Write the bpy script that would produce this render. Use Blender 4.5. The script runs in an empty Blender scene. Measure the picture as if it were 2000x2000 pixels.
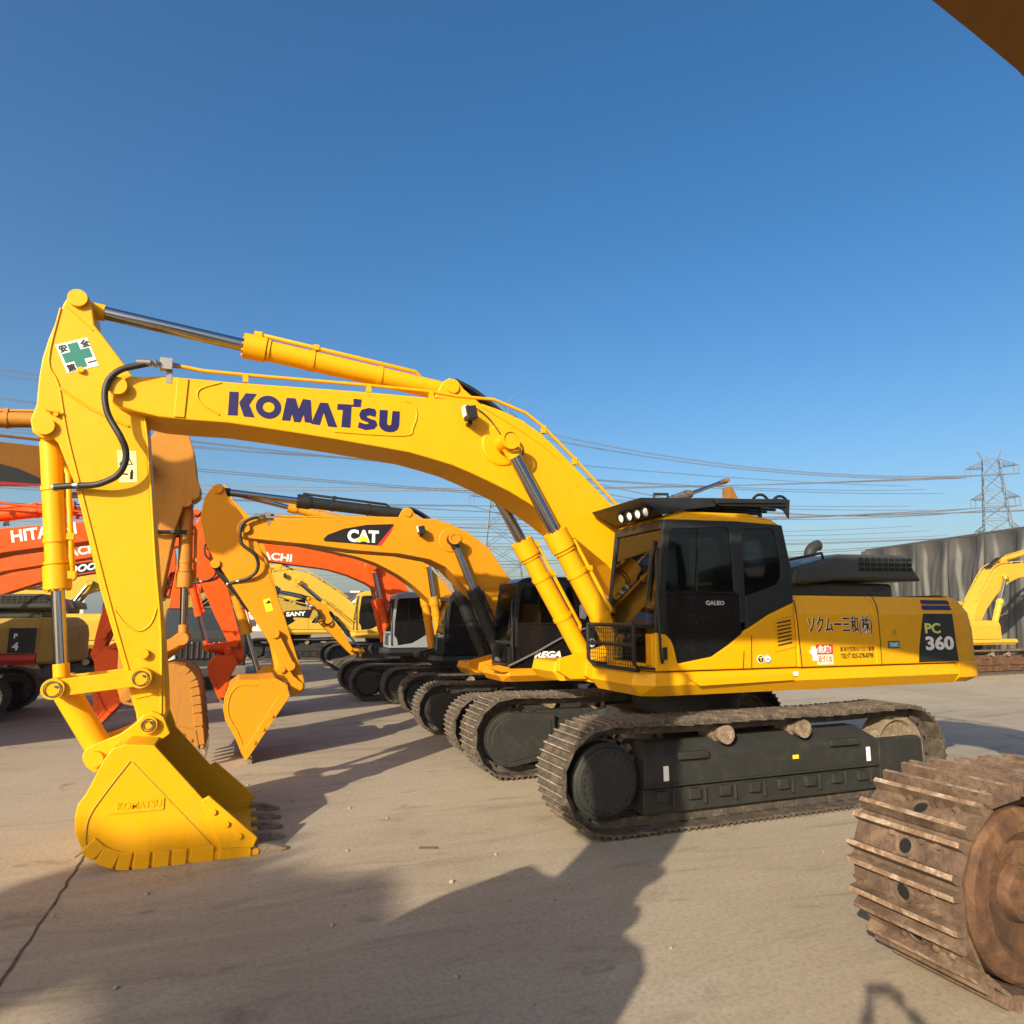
import bpy, bmesh, math, random
from mathutils import Vector, Matrix
random.seed(7)
C = bpy.context.scene.collection
SC = bpy.context.scene
R = math.radians
# ------------------------------------------------------------------ camera
cam = bpy.data.cameras.new('camera'); camo = bpy.data.objects.new('camera', cam); C.objects.link(camo)
camo.location = (-5.2876, -7.4943, 2.0395)
camo.rotation_euler = Vector((0.35940, 0.92018, 0.15524)).to_track_quat('-Z', 'Y').to_euler()
cam.sensor_fit = 'HORIZONTAL'; cam.angle = R(73.8775); cam.clip_start = 0.05; cam.clip_end = 6000
SC.camera = camo
# ------------------------------------------------------------------ sky, sun, exposure
SUN_EL = R(23.4); SUN_TRAVEL = Vector((0.735, 0.678))       # horizontal way the light travels
w = bpy.data.worlds.new('World'); SC.world = w; w.use_nodes = True
nt = w.node_tree; bg = nt.nodes['Background']
sky = nt.nodes.new('ShaderNodeTexSky'); sky.sky_type = 'NISHITA'; sky.sun_disc = False
sky.sun_elevation = SUN_EL; sky.sun_rotation = math.atan2(-SUN_TRAVEL.x, -SUN_TRAVEL.y)
sky.altitude = 0; sky.air_density = 1.0; sky.dust_density = 3.4; sky.ozone_density = 2.0
hs = nt.nodes.new('ShaderNodeHueSaturation'); hs.inputs['Saturation'].default_value = 1.40; nt.links.new(sky.outputs[0], hs.inputs['Color']); nt.links.new(hs.outputs[0], bg.inputs[0]); bg.inputs[1].default_value = 0.118
sl = bpy.data.lights.new('sun', 'SUN'); sl.energy = 5.0; sl.angle = R(0.53); sl.color = (1.0, 0.87, 0.67)
so = bpy.data.objects.new('sun', sl); C.objects.link(so)
hv = SUN_TRAVEL.normalized() * math.cos(SUN_EL)
so.rotation_euler = Vector((hv.x, hv.y, -math.sin(SUN_EL))).to_track_quat('-Z', 'Y').to_euler()
so.location = (-30, -24, 30)
SC.view_settings.view_transform = 'Standard'; SC.view_settings.look = 'None'
SC.view_settings.exposure = 0.62; SC.view_settings.gamma = 1.0
# ------------------------------------------------------------------ materials
MATS = {}
def nmat(name):
    m = bpy.data.materials.new(name); m.use_nodes = True
    n = m.node_tree.nodes; return m, n, m.node_tree.links, n['Principled BSDF']
def noise(n, l, scale, detail=6, rough=.6, co=None, dist=0.0):
    t = n.new('ShaderNodeTexNoise'); t.inputs['Scale'].default_value = scale
    t.inputs['Detail'].default_value = detail; t.inputs['Roughness'].default_value = rough
    t.inputs['Distortion'].default_value = dist
    if co is not None: l.new(co, t.inputs['Vector'])
    return t.outputs['Fac']
def ramp(n, l, fac, stops):
    r = n.new('ShaderNodeValToRGB'); e = r.color_ramp.elements
    e[0].position, e[0].color = stops[0][0], (*stops[0][1], 1)
    e[1].position, e[1].color = stops[-1][0], (*stops[-1][1], 1)
    for p, c in stops[1:-1]:
        k = e.new(p); k.color = (*c, 1)
    l.new(fac, r.inputs[0]); return r.outputs[0]
def mixc(n, l, fac, a, b, mode='MIX'):
    x = n.new('ShaderNodeMix'); x.data_type = 'RGBA'; x.blend_type = mode
    for sock, v in ((x.inputs[0], fac), (x.inputs[6], a), (x.inputs[7], b)):
        if hasattr(v, 'links') or hasattr(v, 'is_linked'): l.new(v, sock)
        elif isinstance(v, (int, float)): sock.default_value = v
        else: sock.default_value = (*v, 1)
    return x.outputs[2]
def g3(v): return (v, v, v)
def coords(n, kind='Object'):
    return n.new('ShaderNodeTexCoord').outputs[kind]
def bump(n, l, b, h, strength=.2, dist=.02):
    k = n.new('ShaderNodeBump'); k.inputs['Strength'].default_value = strength; k.inputs['Distance'].default_value = dist
    l.new(h, k.inputs['Height']); l.new(k.outputs[0], b.inputs['Normal'])
def paint(name, col, rough=.38, dirt=.25, dust=(.34, .27, .19), metal=0.0, scale=1.0, grime=.55):
    """painted steel: slight tone drift, dust film, small chips and scratches"""
    m, n, l, b = nmat(name); co = coords(n)
    big = noise(n, l, .9 * scale, 5, .6, co); mid = noise(n, l, 6 * scale, 8, .65, co, .6); fine = noise(n, l, 45 * scale, 6, .7, co)
    c = mixc(n, l, ramp(n, l, big, [(.3, g3(0)), (.75, g3(.22))]), col, tuple(x * .78 for x in col))
    c = mixc(n, l, ramp(n, l, mid, [(.50, g3(0)), (.80, g3(dirt))]), c, dust)
    c = mixc(n, l, ramp(n, l, fine, [(.66, g3(0)), (.73, g3(grime))]), c, tuple(x * .35 + .01 for x in col))
    mp = n.new('ShaderNodeMapping'); mp.inputs['Scale'].default_value = (11, 11, .9); l.new(co, mp.inputs[0])
    c = mixc(n, l, ramp(n, l, noise(n, l, 1.0, 6, .65, mp.outputs[0], .3), [(.54, g3(0)), (.78, g3(dirt * 2.2))]), c, tuple(x * .55 + .02 for x in col))
    mp = n.new('ShaderNodeMapping'); mp.inputs['Scale'].default_value = (1.2, 1.2, 55); mp.inputs['Rotation'].default_value = (0, R(24), 0); l.new(co, mp.inputs[0])
    c = mixc(n, l, ramp(n, l, noise(n, l, 1.5, 3, .5, mp.outputs[0], .2), [(.70, g3(0)), (.76, g3(grime * .5))]), c, tuple(min(1, x * .6 + .08) for x in col))
    l.new(c, b.inputs['Base Color'])
    rr = n.new('ShaderNodeMapRange'); rr.inputs[3].default_value = rough - .1; rr.inputs[4].default_value = rough + .25
    l.new(mid, rr.inputs[0]); l.new(rr.outputs[0], b.inputs['Roughness'])
    b.inputs['Metallic'].default_value = metal; b.inputs['Specular IOR Level'].default_value = .28
    wv = noise(n, l, 3.2 * scale, 3, .5, co, .3); ad = n.new('ShaderNodeMath'); ad.operation = 'MULTIPLY_ADD'; ad.inputs[1].default_value = .12; l.new(fine, ad.inputs[0]); l.new(wv, ad.inputs[2])
    bump(n, l, b, ad.outputs[0], .22, .02)
    MATS[name] = m; return m
def rusty(name, a, b_, c_, rough=.8, scale=7, strength=.5, metal=0.0):
    m, n, l, b = nmat(name); co = coords(n)
    n1 = noise(n, l, scale, 10, .7, co, .8); n2 = noise(n, l, scale * 5, 8, .7, co)
    c = ramp(n, l, n1, [(.32, a), (.5, b_), (.68, c_)])
    c = mixc(n, l, ramp(n, l, n2, [(.45, g3(0)), (.7, g3(.6))]), c, tuple(x * .5 for x in a))
    l.new(c, b.inputs['Base Color']); b.inputs['Roughness'].default_value = rough; b.inputs['Metallic'].default_value = metal
    bump(n, l, b, n2, strength, .01); MATS[name] = m; return m
def plain(name, col, rough=.5, metal=0.0, vary=.15, scale=12):
    m, n, l, b = nmat(name); co = coords(n)
    f = noise(n, l, scale, 6, .6, co)
    l.new(mixc(n, l, f, tuple(x * (1 - vary) for x in col), tuple(min(1, x * (1 + vary)) for x in col)), b.inputs['Base Color'])
    b.inputs['Roughness'].default_value = rough; b.inputs['Metallic'].default_value = metal
    MATS[name] = m; return m
YEL = (.72, .355, .001)
paint('yellow', YEL, .36, .10, (.32, .22, .09))
paint('yellow_bucket', YEL, .42, .30, (.40, .24, .07), grime=.8)
def bucket_wear():
    m = MATS['yellow_bucket']; n, l = m.node_tree.nodes, m.node_tree.links; b = n['Principled BSDF']
    co = n.new('ShaderNodeTexCoord').outputs['Object']; sp = n.new('ShaderNodeSeparateXYZ'); l.new(co, sp.inputs[0])
    mp = n.new('ShaderNodeMapping'); mp.inputs['Scale'].default_value = (3, 9, 14); mp.inputs['Rotation'].default_value = (0, R(12), 0); l.new(co, mp.inputs[0])
    f = noise(n, l, 1.6, 10, .72, mp.outputs[0], 1.0)
    a = n.new('ShaderNodeMapRange'); a.inputs[1].default_value = .02; a.inputs[2].default_value = .62; a.inputs[3].default_value = .36; a.inputs[4].default_value = -.10; l.new(sp.outputs[2], a.inputs[0])
    ad = n.new('ShaderNodeMath'); ad.operation = 'ADD'; l.new(f, ad.inputs[0]); l.new(a.outputs[0], ad.inputs[1])
    old = b.inputs['Base Color'].links[0].from_socket
    c = mixc(n, l, ramp(n, l, ad.outputs[0], [(.60, g3(0)), (.70, g3(.55))]), old, (.42, .28, .10))
    c = mixc(n, l, ramp(n, l, ad.outputs[0], [(.76, g3(0)), (.80, g3(.9))]), c, (.17, .10, .05))
    l.new(c, b.inputs['Base Color'])
bucket_wear()
paint('cat_yellow', (.60, .245, .004), .38, .14, (.28, .17, .08))
paint('tan_yellow', (.44, .185, .018), .5, .30)
paint('tan_worn', (.36, .155, .02), .6, .55, (.25, .16, .08), grime=.9)
paint('orange', (.70, .080, .004), .36, .12)
paint('old_yellow', (.56, .34, .03), .45, .25)
paint('dull_yellow', (.38, .26, .04), .5, .4)
paint('rust_yellow', (.22, .105, .018), .6, .35, (.18, .10, .05), grime=.9)
paint('black_paint', (.018, .020, .021), .34, .10, (.12, .10, .08))
paint('gloss_black', (.008, .008, .009), .15, .06, (.08, .07, .06))
paint('frame_black', (.026, .027, .025), .5, .26, (.12, .10, .07))
paint('cab_grey', (.24, .26, .28), .4, .2)
paint('hood_black', (.045, .047, .045), .36, .18, (.16, .14, .11))
paint('red_paint', (.55, .05, .03), .45, .2)
paint('teal_paint', (.02, .28, .25), .4, .2)
paint('cream_white', (.70, .68, .60), .5, .2)
rusty('track_steel', (.042, .033, .025), (.088, .07, .051), (.18, .145, .105))
rusty('track_dark', (.035, .030, .026), (.075, .062, .05), (.15, .12, .09))
rusty('worn_edge', (.12, .095, .07), (.25, .21, .16), (.46, .40, .32), .55)
rusty('rust_track', (.06, .036, .023), (.13, .082, .052), (.225, .155, .10), .85, 5, .9)
rusty('rust_edge', (.13, .07, .04), (.26, .17, .105), (.50, .41, .30), .65, 11, .6)
rusty('rust_drum', (.045, .022, .012), (.11, .052, .024), (.19, .105, .052), .8, 3.5, .9)
rusty('earth_steel', (.13, .09, .06), (.24, .18, .12), (.33, .27, .20))
plain('chrome', (.40, .40, .41), .17, 1.0, .08)
plain('dark_chrome', (.30, .27, .24), .18, 1.0, .1)
plain('rubber', (.012, .012, .012), .55)
plain('bare_steel', (.35, .33, .30), .4, .8)
plain('white_decal', (.80, .80, .78), .45, 0, .05)
plain('cream_decal', (.74, .72, .50), .45, 0, .05)
plain('black_decal', (.012, .012, .013), .35, 0, .05)
plain('navy_decal', (.014, .012, .085), .4, 0, .06)
plain('green_decal', (.008, .16, .12), .4, 0, .05)
plain('red_decal', (.60, .03, .03), .4, 0, .05)
plain('yellow_decal', (.80, .62, .02), .45, 0, .05)
plain('lime_decal', (.62, .66, .16), .45, 0, .05)
plain('pale_yellow_decal', (.76, .72, .30), .45, 0, .05)
plain('blue_decal', (.12, .30, .42), .4, 0, .05)
plain('silver_decal', (.55, .57, .58), .4, .2, .05)
plain('seat_cloth', (.03, .03, .032), .9)
plain('void_black', (.004, .004, .004), .9)
plain('lamp_glass', (.75, .74, .68), .08, 0, .02)
plain('reflector_dark', (.02, .03, .03), .2)
plain('galvanised', (.15, .16, .17), .5, .3, .12)
plain('cable_metal', (.13, .14, .16), .6, .2)
plain('wall_cream', (.55, .50, .40), .8)
plain('wall_pale', (.52, .50, .47), .85)
plain('wall_grey', (.16, .17, .19), .8)
plain('roof_slate', (.05, .06, .075), .7)
plain('window_dark', (.03, .04, .05), .15)
plain('bark', (.09, .065, .045), .9)
plain('twig_leaf', (.075, .07, .04), .9, 0, .5, 3)
plain('tyre', (.02, .02, .021), .85)
plain('stone_chip', (.30, .26, .21), .9)
def glass(name, tint, clear):
    m, n, l, b = nmat(name); n.remove(b)
    tr = n.new('ShaderNodeBsdfTransparent'); tr.inputs[0].default_value = (*tint, 1)
    gl = n.new('ShaderNodeBsdfGlossy'); gl.inputs['Roughness'].default_value = .03; gl.inputs[0].default_value = (.9, .9, .9, 1)
    fr = n.new('ShaderNodeFresnel'); fr.inputs[0].default_value = 1.5
    mx = n.new('ShaderNodeMixShader'); l.new(fr.outputs[0], mx.inputs[0]); l.new(tr.outputs[0], mx.inputs[1]); l.new(gl.outputs[0], mx.inputs[2])
    df = n.new('ShaderNodeBsdfDiffuse'); df.inputs[0].default_value = (.012, .012, .013, 1)
    m2 = n.new('ShaderNodeMixShader'); m2.inputs[0].default_value = clear
    l.new(df.outputs[0], m2.inputs[1]); l.new(mx.outputs[0], m2.inputs[2])
    l.new(m2.outputs[0], n['Material Output'].inputs[0]); MATS[name] = m
glass('tinted_glass', (.22, .235, .235), .78)
glass('clear_glass', (.62, .66, .64), .95)
def concrete():
    m, n, l, b = nmat('concrete'); co = coords(n)
    mp = n.new('ShaderNodeMapping'); mp.inputs['Scale'].default_value = (.35, 1.6, 1); mp.inputs['Rotation'].default_value = (0, 0, R(12)); l.new(co, mp.inputs[0])
    big = noise(n, l, .22, 8, .62, co, .4); mid = noise(n, l, 1.6, 10, .66, mp.outputs[0], 1.2); fine = noise(n, l, 30, 8, .75, co); grit = noise(n, l, 160, 4, .7, co)
    c = ramp(n, l, big, [(.28, (.285, .232, .158)), (.5, (.365, .304, .212)), (.72, (.42, .358, .262))])
    c = mixc(n, l, ramp(n, l, mid, [(.50, g3(0)), (.66, g3(.65))]), c, (.40, .345, .265))
    c = mixc(n, l, ramp(n, l, mid, [(.30, g3(.65)), (.46, g3(0))]), c, (.155, .125, .09))
    c = mixc(n, l, ramp(n, l, fine, [(.36, g3(.45)), (.55, g3(0))]), c, (.14, .112, .08))
    c = mixc(n, l, ramp(n, l, grit, [(.60, g3(0)), (.72, g3(.6))]), c, (.42, .37, .29))
    v = noise(n, l, 1.7, 5, .6, co, .6)
    c = mixc(n, l, ramp(n, l, v, [(.64, g3(0)), (.74, g3(.55))]), c, (.10, .083, .062))
    # chalky scuffs where tracks and bucket teeth have scraped
    mp2 = n.new('ShaderNodeMapping'); mp2.inputs['Scale'].default_value = (1.1, 4.2, 1); mp2.inputs['Rotation'].default_value = (0, 0, R(-14)); l.new(co, mp2.inputs[0])
    st = noise(n, l, 1.5, 9, .68, mp2.outputs[0], .9)
    msk = noise(n, l, .45, 4, .6, co, .5)
    mm = n.new('ShaderNodeMath'); mm.operation = 'MULTIPLY'; l.new(ramp(n, l, st, [(.55, g3(0)), (.68, g3(1))]), mm.inputs[0]); l.new(ramp(n, l, msk, [(.46, g3(0)), (.66, g3(.65))]), mm.inputs[1])
    c = mixc(n, l, mm.outputs[0], c, (.46, .40, .315))
    l.new(c, b.inputs['Base Color']); b.inputs['Roughness'].default_value = .85
    a = n.new('ShaderNodeMath'); a.operation = 'ADD'; l.new(fine, a.inputs[0]); l.new(grit, a.inputs[1])
    bump(n, l, b, a.outputs[0], .25, .006); MATS['concrete'] = m
concrete()
def tarp_mat():
    m, n, l, b = nmat('tarp'); co = coords(n)
    f = noise(n, l, .6, 8, .6, co)
    l.new(ramp(n, l, f, [(.3, (.046, .046, .042)), (.7, (.068, .066, .060))]), b.inputs['Base Color']); b.inputs['Roughness'].default_value = .6
    bump(n, l, b, noise(n, l, 2.5, 6, .6, co), .3, .05); MATS['tarp'] = m
tarp_mat()
# ------------------------------------------------------------------ mesh building
class MB:
    def __init__(s): s.v = []; s.f = []; s.m = []; s.s = []
    def face(s, idx, m=0, sm=False): s.f.append(idx); s.m.append(m); s.s.append(sm)
    def loft(s, loops, m=0, cap=True, sm=False, closed=True):
        b0 = len(s.v); n = len(loops[0])
        for lp in loops: s.v += [tuple(p) for p in lp]
        for k in range(len(loops) - 1):
            for i in range(n if closed else n - 1):
                j = (i + 1) % n
                s.face([b0 + k * n + i, b0 + k * n + j, b0 + (k + 1) * n + j, b0 + (k + 1) * n + i], m, sm)
        if cap:
            for k, lp in ((0, loops[0]), (len(loops) - 1, loops[-1])):
                if sm:
                    q = len(s.v); s.v += [tuple(p) for p in lp]; s.face(list(range(q, q + n)), m)
                else: s.face([b0 + k * n + i for i in range(n)], m)
    def prism(s, poly, y0, y1, m=0):      # XZ outline, extruded along Y
        s.loft([[(x, y0, z) for x, z in poly], [(x, y1, z) for x, z in poly]], m)
    def slab(s, poly, z0, z1, m=0):       # XY outline, extruded along Z
        s.loft([[(x, y, z0) for x, y in poly], [(x, y, z1) for x, y in poly]], m)
    def box(s, c, d, rot=None, m=0):
        hx, hy, hz = d[0] / 2, d[1] / 2, d[2] / 2; M = rot or Matrix.Identity(3); c = Vector(c)
        lo = [c + M @ Vector((x, y, -hz)) for x, y in ((-hx, -hy), (hx, -hy), (hx, hy), (-hx, hy))]
        hi = [c + M @ Vector((x, y, hz)) for x, y in ((-hx, -hy), (hx, -hy), (hx, hy), (-hx, hy))]
        s.loft([lo, hi], m)
    def tube(s, p0, p1, r0, r1=None, n=16, m=0, cap=True):
        p0, p1 = Vector(p0), Vector(p1); r1 = r0 if r1 is None else r1
        d = (p1 - p0).normalized(); u = d.orthogonal().normalized(); w_ = d.cross(u)
        L = []
        for p, r in ((p0, r0), (p1, r1)):
            L.append([p + (u * math.cos(2 * math.pi * i / n) + w_ * math.sin(2 * math.pi * i / n)) * r for i in range(n)])
        s.loft(L, m, cap, True)
    def lathe(s, c, axis, prof, n=24, m=0):   # prof: (distance along axis, radius)
        c, a = Vector(c), Vector(axis).normalized(); u = a.orthogonal().normalized(); w_ = a.cross(u)
        for (h0, r0), (h1, r1) in zip(prof, prof[1:]):
            L = [[c + a * h + (u * math.cos(2 * math.pi * i / n) + w_ * math.sin(2 * math.pi * i / n)) * max(r, 1e-4) for i in range(n)] for h, r in ((h0, r0), (h1, r1))]
            s.loft(L, m, False, True)
    def path(s, pts, r, n=8, m=0, smooth=4):
        P = [Vector(p) for p in pts]
        if smooth and len(P) > 2:
            Q = []
            for i in range(len(P) - 1):
                a = P[max(i - 1, 0)]; b = P[i]; c = P[i + 1]; d = P[min(i + 2, len(P) - 1)]
                for k in range(smooth):
                    t = k / smooth
                    Q.append(.5 * ((2 * b) + (c - a) * t + (2 * a - 5 * b + 4 * c - d) * t * t + (3 * b - a - 3 * c + d) * t ** 3))
            Q.append(P[-1]); P = Q
        L = []; u = None
        for i, p in enumerate(P):
            t = (P[min(i + 1, len(P) - 1)] - P[max(i - 1, 0)]).normalized()
            u = t.orthogonal().normalized() if u is None else (u - t * u.dot(t)).normalized()
            w_ = t.cross(u)
            L.append([p + (u * math.cos(2 * math.pi * k / n) + w_ * math.sin(2 * math.pi * k / n)) * r for k in range(n)])
        s.loft(L, m, True, True)
    def build(s, name, mats, parent=None, bevel=0.0, segs=2):
        me = bpy.data.meshes.new(name); me.from_pydata(s.v, [], s.f)
        for k in ([mats] if isinstance(mats, str) else mats): me.materials.append(MATS[k])
        me.polygons.foreach_set('material_index', s.m); me.polygons.foreach_set('use_smooth', s.s)
        bm = bmesh.new(); bm.from_mesh(me); bmesh.ops.recalc_face_normals(bm, faces=bm.faces); bm.to_mesh(me); bm.free()
        o = bpy.data.objects.new(name, me); C.objects.link(o)
        if parent: o.parent = parent
        if bevel:
            b = o.modifiers.new('bevel', 'BEVEL'); b.width = bevel; b.segments = segs; b.limit_method = 'ANGLE'; b.angle_limit = R(35); b.use_clamp_overlap = True
        return o
def thing(name, label, cat, loc=(0, 0, 0), rz=0, s=1, group=None):
    o = bpy.data.objects.new(name, None); C.objects.link(o); o.location = loc; o.rotation_euler = (0, 0, rz); o.scale = (s, s, s)
    o.empty_display_size = .2; return tag(o, label, cat, group)
def tag(o, label, cat, group=None):
    o['label'] = label; o['category'] = cat
    if group: o['group'] = group
    return o
def struct(o, kind='structure'): o['kind'] = kind; return o
def text(name, body, size, mat, parent, loc, flip=False, tilt=0, bold=.012, depth=.004, shear=0, xs=1.0, width=None):
    """flat lettering standing on an XZ plane, read from -Y (or from +Y when flip)"""
    c = bpy.data.curves.new(name, 'FONT'); c.body = body; c.size = size; c.extrude = depth; c.offset = bold * size; c.shear = shear
    c.resolution_u = 3
    o = bpy.data.objects.new(name + '_src', c); C.objects.link(o)
    bpy.context.view_layer.update()
    me = bpy.data.meshes.new_from_object(o.evaluated_get(bpy.context.evaluated_depsgraph_get()))
    bpy.data.objects.remove(o); bpy.data.curves.remove(c)
    xsv = [v.co.x for v in me.vertices]; x0, x1 = min(xsv), max(xsv)
    k = (width / (x1 - x0)) if width else xs
    for v in me.vertices: v.co.x = (v.co.x - x0) * k
    me.materials.clear(); me.materials.append(MATS[mat]); me.name = name
    o = bpy.data.objects.new(name, me); C.objects.link(o); o.parent = parent
    o.matrix_local = Matrix.Translation(Vector(loc)) @ Matrix.Rotation(R(180) if flip else 0, 4, 'Z') @ Matrix.Rotation(R(90), 4, 'X') @ Matrix.Rotation(R(tilt), 4, 'Z')
    return o
# ------------------------------------------------------------------ ground
bm = MB(); bm.face([0, 1, 2, 3]); bm.v = [(-1900, -1900, 0), (1900, -1900, 0), (1900, 1900, 0), (-1900, 1900, 0)]
struct(bm.build('ground', 'concrete'))
def strip(name, pts, wd, z, mat):
    L = []
    for i, (x, y) in enumerate(pts):
        a = Vector(pts[max(i - 1, 0)]); b = Vector(pts[min(i + 1, len(pts) - 1)]); t = (b - a).normalized(); nn = Vector((-t.y, t.x)) * wd * random.uniform(.5, 1.1)
        L.append([(x + nn.x, y + nn.y, z), (x - nn.x, y - nn.y, z)])
    k = MB(); k.loft(L, 0, False, False, False); return struct(k.build(name, mat))
strip('slab_joint', [(-6.45 + random.uniform(-.012, .012), -7 + i * .12) for i in range(210)], .011, .004, 'track_dark')
# ------------------------------------------------------------------ excavator template (XZ, machine faces -X)
F0 = (-.42, 2.02); TIP0 = (-6.518, 4.218); T0 = (-6.945, 5.095); P20 = (-6.03, 1.092); BC0 = (-7.101, 3.808); L0 = (-6.124, 1.508); J0 = (-6.80, 1.436); B0 = (-6.43, .822)
H0 = (-3.178, 4.69); BB0 = (-1.15, 1.52); BT0 = (-2.624, 4.019)
BOOM0 = [(-6.603, 4.172), (-6.565, 4.085), (-6.508, 4.042), (-6.358, 4.003), (-6.152, 3.97), (-5.903, 3.967), (-5.528, 3.976), (-5.001, 3.945), (-4.523, 3.912), (-3.933, 3.86), (-3.691, 3.837), (-3.45, 3.79), (-3.196, 3.735), (-3.0, 3.67), (-2.77, 3.585), (-2.508, 3.48), (-2.3, 3.375), (-2.028, 3.22), (-1.758, 3.03), (-1.267, 2.68), (-.6, 2.02), (-.53, 1.90), (-.42, 1.86), (-.31, 1.91), (-.27, 2.02), (-.32, 2.35), (-.62, 2.85), (-1.145, 3.376), (-1.414, 3.61), (-1.712, 3.87), (-1.95, 4.08), (-2.13, 4.22), (-2.35, 4.345), (-2.62, 4.44), (-2.84, 4.49), (-3.097, 4.499), (-3.684, 4.482), (-4.206, 4.466), (-5.179, 4.42), (-5.524, 4.402), (-5.945, 4.391), (-6.15, 4.385), (-6.36, 4.345), (-6.50, 4.362), (-6.60, 4.325), (-6.645, 4.25)]
ARM0 = [(-7.06, 5.046), (-7.154, 4.657), (-7.185, 4.459), (-7.194, 4.272), (-7.19, 4.01), (-7.225, 3.86), (-7.195, 3.745), (-7.12, 3.695), (-7.03, 3.708), (-6.985, 3.66), (-6.83, 3.306), (-6.75, 3.05), (-6.641, 2.677), (-6.537, 2.315), (-6.426, 1.99), (-6.335, 1.728), (-6.24, 1.441), (-6.155, 1.18), (-6.13, 1.05), (-6.04, .98), (-5.94, 1.01), (-5.906, 1.187), (-5.935, 1.476), (-5.981, 1.821), (-6.03, 2.116), (-6.079, 2.463), (-6.118, 2.755), (-6.178, 3.163), (-6.247, 3.683), (-6.285, 3.987), (-6.42, 4.37), (-6.49, 4.48), (-6.717, 4.772), (-6.79, 4.86), (-6.83, 5.06), (-6.87, 5.15), (-6.945, 5.185), (-7.02, 5.14)]
BK0 = [(-5.93, .977), (-6.15, 1.0), (-6.24, .97), (-6.30, .88), (-6.355, .741), (-6.40, .631), (-6.456, .543), (-6.468, .442), (-6.456, .329), (-6.399, .202), (-6.298, .104), (-6.148, .03), (-6.031, .012), (-5.885, .004), (-5.736, .0), (-5.605, .0), (-5.387, .0), (-5.08, .0)]
EAR0 = [(-6.525, .807), (-6.534, .852), (-6.513, .907), (-6.445, .945), (-6.255, 1.02), (-6.136, 1.112), (-6.08, 1.18), (-6.01, 1.204), (-5.95, 1.18), (-5.913, 1.15), (-5.85, 1.0), (-5.95, .92), (-6.146, .95), (-6.30, .85), (-6.34, .75), (-6.426, .70), (-6.49, .75)]
def cx(p): return complex(*p)
def sim(a, b, a2, b2):
    k = (cx(b2) - cx(a2)) / (cx(b) - cx(a)); a, a2 = cx(a), cx(a2)
    def f(p):
        q = a2 + (cx(p) - a) * k; return (q.real, q.imag)
    f.k = abs(k); return f
def rot(deg, piv, k=1.0, to=None):
    e = complex(math.cos(R(deg)), math.sin(R(deg))) * k; c = cx(piv); d = cx(to or piv)
    def f(p):
        q = d + (cx(p) - c) * e; return (q.real, q.imag)
    f.k = k; return f
def circ2(a, ra, b, rb, sgn):
    a, b = cx(a), cx(b); d = abs(b - a); x = (d * d + ra * ra - rb * rb) / (2 * d); h = math.sqrt(max(ra * ra - x * x, 0)); u = (b - a) / d
    q = a + u * x + u * 1j * h * sgn; return (q.real, q.imag)
def dist(a, b): return abs(cx(a) - cx(b))
def P3(p, y): return (p[0], y, p[1])
def arc(c, r, a0, a1, n):
    return [(c[0] + r * math.cos(R(a0 + (a1 - a0) * i / n)), c[1] + r * math.sin(R(a0 + (a1 - a0) * i / n))) for i in range(n + 1)]
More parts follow.
